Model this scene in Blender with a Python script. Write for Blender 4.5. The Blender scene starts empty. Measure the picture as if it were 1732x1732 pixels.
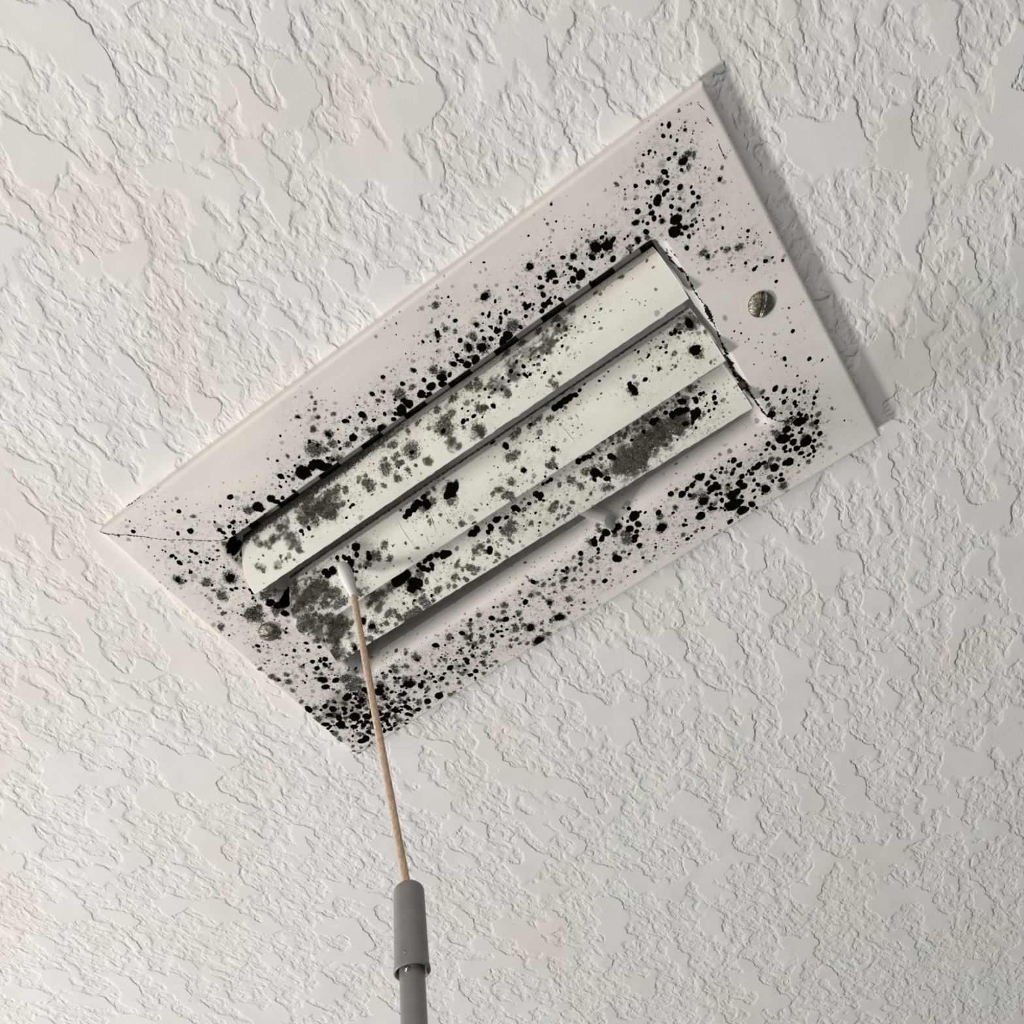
import bpy, math
import numpy as np
from mathutils import Matrix, Vector
rng = np.random.default_rng(7)
SC = 0.00083            # one working unit (about 0.83 mm) in metres
CEIL_Z = 2.4            # height of the ceiling
TH = 8.0                # how far the vent face stands below the ceiling (units)
Z0 = CEIL_Z - TH * SC   # world height of the vent face
C = bpy.context.scene.collection
scene = bpy.context.scene

# ------------------------------------------------------------------ camera
R = np.array([[0.81753612, 0.56894875, -0.08906184],
              [-0.53718648, 0.69770314, -0.4739631],
              [-0.20752198, 0.43532477, 0.87602909]])
CAM = np.array([72.4817713, -141.64171522, -316.41809617])
cd = bpy.data.cameras.new('camera')
cam = bpy.data.objects.new('camera', cd)
C.objects.link(cam)
cd.sensor_width = 36.0
cd.lens = 1372.381 / 1732.0 * 36.0
cd.clip_start = 0.01
cd.clip_end = 50
m = Matrix([[R[0][i], -R[1][i], -R[2][i], CAM[i] * SC] for i in range(3)] + [[0, 0, 0, 1]])
m[2][3] += Z0
cam.matrix_world = m
scene.camera = cam

# ------------------------------------------------------------------ light
w = bpy.data.worlds.new('room_light')
scene.world = w
w.use_nodes = True
w.node_tree.nodes['Background'].inputs[0].default_value = (1.0, 0.965, 0.92, 1)
w.node_tree.nodes['Background'].inputs[1].default_value = 0.07
def area_light(name, at, size, watts, color, aim=(0, 0, 0), shape='DISK'):
    ld = bpy.data.lights.new(name, 'AREA')
    ld.shape = shape
    ld.size = size
    ld.energy = watts
    ld.color = color
    lo = bpy.data.objects.new(name, ld)
    C.objects.link(lo)
    lo.location = (at[0] * SC, at[1] * SC, Z0 + at[2] * SC)
    lo.rotation_euler = (Vector((aim[0] * SC, aim[1] * SC, Z0)) - lo.location).to_track_quat('-Z', 'Y').to_euler()

area_light('room_lamp', (-1900, -60, -1270), .28, 28.0, (1.0, .985, .965))            # casts the clear shadow
area_light('added_fill', (-200, -1100, -900), .85, 7.0, (1.0, .97, .93), shape='SQUARE')  # added soft fill, no actual window; grades brightness across the ceiling
vs = scene.view_settings
vs.view_transform = 'Standard'
vs.look = 'None'
vs.gamma = 1.0
vs.use_curve_mapping = False
vs.exposure = 0.0
scene.cycles.max_bounces = 8
scene.cycles.diffuse_bounces = 5

# ------------------------------------------------------------------ mesh helpers
def add_obj(name, verts, quads, mats, parent=None, smooth=True, matidx=None, tris=None):
    me = bpy.data.meshes.new(name)
    v = np.asarray(verts, np.float32) * SC
    me.vertices.add(len(v))
    me.vertices.foreach_set('co', v.ravel())
    q = np.asarray(quads, np.int32).reshape(-1, 4)
    t = np.zeros((0, 3), np.int32) if tris is None else np.asarray(tris, np.int32).reshape(-1, 3)
    me.loops.add(q.size + t.size)
    me.loops.foreach_set('vertex_index', np.concatenate([q.ravel(), t.ravel()]))
    me.polygons.add(len(q) + len(t))
    ls = np.concatenate([np.arange(len(q)) * 4, q.size + np.arange(len(t)) * 3]).astype(np.int32)
    me.polygons.foreach_set('loop_start', ls)
    me.polygons.foreach_set('use_smooth', np.full(len(q) + len(t), smooth))
    for mm in mats:
        me.materials.append(mm)
    if matidx is not None:
        me.polygons.foreach_set('material_index', np.asarray(matidx, np.int32))
    me.update(calc_edges=True)
    me.validate()
    o = bpy.data.objects.new(name, me)
    C.objects.link(o)
    if parent is not None:
        o.parent = parent
    return o

def paint(o, rgba):
    a = o.data.attributes.new('mould', 'FLOAT_COLOR', 'POINT')
    a.data.foreach_set('color', np.asarray(rgba, np.float32).ravel())

def empty(name, label, cat, loc):
    o = bpy.data.objects.new(name, None)
    o.empty_display_size = 0.02
    C.objects.link(o)
    o.location = loc
    o['label'] = label
    o['category'] = cat
    return o

def gridquads(nx, ny, flip=False, cyc=False):
    i, j = np.meshgrid(np.arange(nx - 1), np.arange(ny if cyc else ny - 1), indexing='ij')
    j2 = (j + 1) % ny
    q = np.stack([i * ny + j, (i + 1) * ny + j, (i + 1) * ny + j2, i * ny + j2], -1).reshape(-1, 4)
    return q[:, ::-1] if flip else q

def frame_axes(d):
    d = np.asarray(d, float)
    d /= np.linalg.norm(d)
    a = np.cross(d, [1.0, 0, 0] if abs(d[0]) < .8 else [0, 1.0, 0])
    a /= np.linalg.norm(a)
    return d, a, np.cross(d, a)

def lathe(p0, d, prof, n=48):
    """profile of (distance along d, radius) turned about the axis through p0"""
    d, a, b = frame_axes(d)
    th = np.linspace(0, 2 * np.pi, n, endpoint=False)
    V = [np.asarray(p0) + d * s + r * (np.cos(t) * a + np.sin(t) * b) for s, r in prof for t in th]
    return np.array(V), gridquads(len(prof), n, cyc=True, flip=True)

def box(x0, x1, y0, y1, z0, z1):
    v = np.array([[x, y, z] for x in (x0, x1) for y in (y0, y1) for z in (z0, z1)], float)
    q = [[0, 1, 3, 2], [4, 6, 7, 5], [0, 4, 5, 1], [2, 3, 7, 6], [0, 2, 6, 4], [1, 5, 7, 3]]
    return v, np.array(q)

def join(parts):
    V, Q, n = [], [], 0
    for v, q in parts:
        V.append(v)
        Q.append(np.asarray(q) + n)
        n += len(v)
    return np.concatenate(V), np.concatenate(Q)

# ------------------------------------------------------------------ material helpers
class NT:
    def __init__(s, name):
        s.m = bpy.data.materials.new(name)
        s.m.use_nodes = True
        s.t = s.m.node_tree
        s.b = s.t.nodes['Principled BSDF']
        s.out = s.t.nodes['Material Output']
        tc = s.n('ShaderNodeTexCoord')
        s.co = s.vm('SCALE', tc.outputs['Object'], scale=1 / SC)
    def n(s, k):
        return s.t.nodes.new(k)
    def l(s, a, sock):
        if isinstance(a, (int, float)):
            sock.default_value = a
        elif isinstance(a, tuple):
            sock.default_value = a if len(a) != 3 or sock.type != 'RGBA' else (*a, 1)
        else:
            s.t.links.new(a, sock)
    def math(s, op, a, b=0.0, c=0.0, clamp=False):
        x = s.n('ShaderNodeMath')
        x.operation = op
        x.use_clamp = clamp
        s.l(a, x.inputs[0]); s.l(b, x.inputs[1]); s.l(c, x.inputs[2])
        return x.outputs[0]
    def vm(s, op, a, b=None, scale=None):
        x = s.n('ShaderNodeVectorMath')
        x.operation = op
        s.l(a, x.inputs[0])
        if b is not None:
            s.l(b, x.inputs[1])
        if scale is not None:
            x.inputs['Scale'].default_value = scale
        return x.outputs[0]
    def mapping(s, v, rot=0.0, scale=(1, 1, 1), loc=(0, 0, 0)):
        x = s.n('ShaderNodeMapping')
        s.l(v, x.inputs[0])
        x.inputs['Rotation'].default_value = (0, 0, rot)
        x.inputs['Scale'].default_value = scale
        x.inputs['Location'].default_value = loc
        return x.outputs[0]
    def noise(s, v, scale, detail=2.0, rough=.5, dist=0.0, col=False):
        x = s.n('ShaderNodeTexNoise')
        s.l(v, x.inputs['Vector'])
        x.inputs['Scale'].default_value = scale
        x.inputs['Detail'].default_value = detail
        x.inputs['Roughness'].default_value = rough
        x.inputs['Distortion'].default_value = dist
        return x.outputs['Color' if col else 'Fac']
    def voro(s, v, scale, feature='F1', rand=1.0):
        x = s.n('ShaderNodeTexVoronoi')
        x.feature = feature
        s.l(v, x.inputs['Vector'])
        x.inputs['Scale'].default_value = scale
        x.inputs['Randomness'].default_value = rand
        return x
    def step(s, a, lo, hi):
        x = s.n('ShaderNodeMapRange')
        x.interpolation_type = 'SMOOTHSTEP'
        s.l(a, x.inputs[0]); s.l(lo, x.inputs[1]); s.l(hi, x.inputs[2])
        return x.outputs[0]
    def mix(s, f, a, b):
        x = s.n('ShaderNodeMix')
        x.data_type = 'RGBA'
        s.l(f, x.inputs[0]); s.l(a, x.inputs[6]); s.l(b, x.inputs[7])
        return x.outputs[2]
    def sepc(s, c):
        x = s.n('ShaderNodeSeparateColor')
        s.l(c, x.inputs[0])
        return x.outputs
    def bump(s, h, strength=1.0, dist=1.0):
        x = s.n('ShaderNodeBump')
        x.inputs['Strength'].default_value = strength
        x.inputs['Distance'].default_value = dist * SC
        s.l(h, x.inputs['Height'])
        s.t.links.new(x.outputs[0], s.b.inputs['Normal'])
    def fin(s, col, rough=.5, spec=.5, metal=0.0):
        s.l(col, s.b.inputs['Base Color'])
        s.l(rough, s.b.inputs['Roughness'])
        s.l(spec, s.b.inputs['Specular IOR Level'])
        s.l(metal, s.b.inputs['Metallic'])
        return s.m

def mat_mould(name, base, base2, f1, f2, cracks=0.0):
    """painted metal carrying mould; where the colonies sit is read from the 'mould' attribute"""
    s = NT(name)
    at = s.n('ShaderNodeAttribute')
    at.attribute_name = 'mould'
    rgb = s.sepc(at.outputs['Color'])
    A, B, G, D = rgb[0], rgb[1], rgb[2], at.outputs['Alpha']
    co = s.co
    n1 = s.noise(co, .55, 4, .6)
    n2 = s.noise(co, 1.3, 5, .72)
    n3 = s.noise(co, .35, 5, .7, 1.2)
    nc = lambda n, k: s.math('MULTIPLY', s.math('SUBTRACT', n, .5), k)
    # crisp colonies
    K = s.step(s.math('ADD', s.math('ADD', A, nc(n1, .36)), nc(n2, .22)), .46, .54)
    # ragged, spreading colonies
    Fv = s.math('ADD', s.math('ADD', B, nc(n2, 1.1)), nc(n1, .6))
    F = s.math('MULTIPLY', s.step(Fv, .40, .70), s.math('ADD', .62, s.math('MULTIPLY', s.step(n2, .36, .52), .34)))
    # thin grey bloom
    Gv = s.math('MULTIPLY', s.step(s.math('ADD', G, s.math('ADD', nc(n3, .9), nc(n2, .7))), .22, .85), .62)
    # specks in two sizes
    dist = s.vm('ADD', co, s.vm('SCALE', s.noise(co, 1.1, 2, .5, 0, True), scale=.9))
    S = None
    for sc_, k, off in ((.42, .95, 0.0), (.85, .9, 31.0), (.24, .55, 63.0)):
        vo = s.voro(s.vm('ADD', dist, (off, off * .7, 0.0)), sc_)
        c = s.sepc(vo.outputs['Color'])
        pres = s.math('LESS_THAN', c[0], s.math('MULTIPLY', D, k))
        rad = s.math('ADD', s.math('MULTIPLY', s.math('POWER', c[1], 1.7), .33), .10)
        d = s.math('ADD', vo.outputs['Distance'], nc(n2, .35))
        sp = s.math('MULTIPLY', s.step(s.math('SUBTRACT', rad, d), -.03, .06), pres)
        sp = s.math('MULTIPLY', sp, s.math('ADD', s.math('MULTIPLY', c[2], .6), .4))
        S = sp if S is None else s.math('MAXIMUM', S, sp)
    # hair thin curls of growth
    q = s.math('ABSOLUTE', s.math('SUBTRACT', s.noise(co, .42, 2, .6, .8), .5))
    curl = s.math('MULTIPLY', s.step(q, .018, .004), s.step(s.noise(co, .16, 2), .44, .56))
    curl = s.math('MULTIPLY', curl, s.step(D, .25, .7))
    S = s.math('MAXIMUM', S, s.math('MULTIPLY', curl, .75))
    if cracks:
        ve = s.voro(s.vm('ADD', s.mapping(co, 0, (.6, 1.0, 1.0)), s.vm('SCALE', s.noise(co, .5, 3, .6, 0, True), scale=2.2)), .30, 'DISTANCE_TO_EDGE')
        ck = s.step(s.math('ADD', ve.outputs['Distance'], nc(n1, .22)), .26, .11)
        ck = s.math('MULTIPLY', ck, s.math('MULTIPLY', s.step(G, .08, .35), s.step(s.noise(co, .22, 2), .40, .54)))
        S = s.math('MAXIMUM', S, s.math('MULTIPLY', ck, cracks))
    dirt = s.noise(s.mapping(co, 0, (.018, .05, .05)), 1.0, 3, .6)
    bc = s.mix(s.step(dirt, .35, .68), base, base2)
    bc = s.mix(s.math('MULTIPLY', s.math('MULTIPLY', D, s.step(n3, .40, .66)), .42), bc, (.30, .25, .19, 1))
    bc = s.mix(Gv, bc, (.085, .074, .055, 1))
    bc = s.mix(s.math('MULTIPLY', S, .93), bc, (.018, .014, .010, 1))
    Fc = s.mix(s.step(n3, .40, .62), f1, f2)
    bc = s.mix(F, bc, Fc)
    bc = s.mix(K, bc, (.0035, .0028, .0022, 1))
    mk = s.math('MAXIMUM', s.math('MAXIMUM', K, F), s.math('MAXIMUM', S, Gv))
    rough = s.math('ADD', s.math('MULTIPLY', mk, .5), .42)
    spec = s.math('MULTIPLY', s.math('SUBTRACT', 1.0, mk), .4)
    h = s.math('ADD', s.math('MULTIPLY', s.math('MAXIMUM', K, F), .10), s.math('MULTIPLY', s.noise(co, .12, 3), .35))
    s.bump(h, .35, 1.0)
    return s.fin(bc, rough, spec)

def mat_plain(name, col, rough=.5, spec=.5, metal=0.0, var=.12, scale=.3, bump=.1, trans=0.0):
    s = NT(name)
    n = s.noise(s.co, scale, 4, .6)
    c2 = tuple(x * (1 - var * 2) for x in col[:3]) + (1,)
    bc = s.mix(s.step(n, .3, .7), c2, (*col[:3], 1))
    s.bump(n, bump, 1.0)
    if trans:
        s.b.inputs['Transmission Weight'].default_value = trans
    return s.fin(bc, rough, spec, metal)

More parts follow.
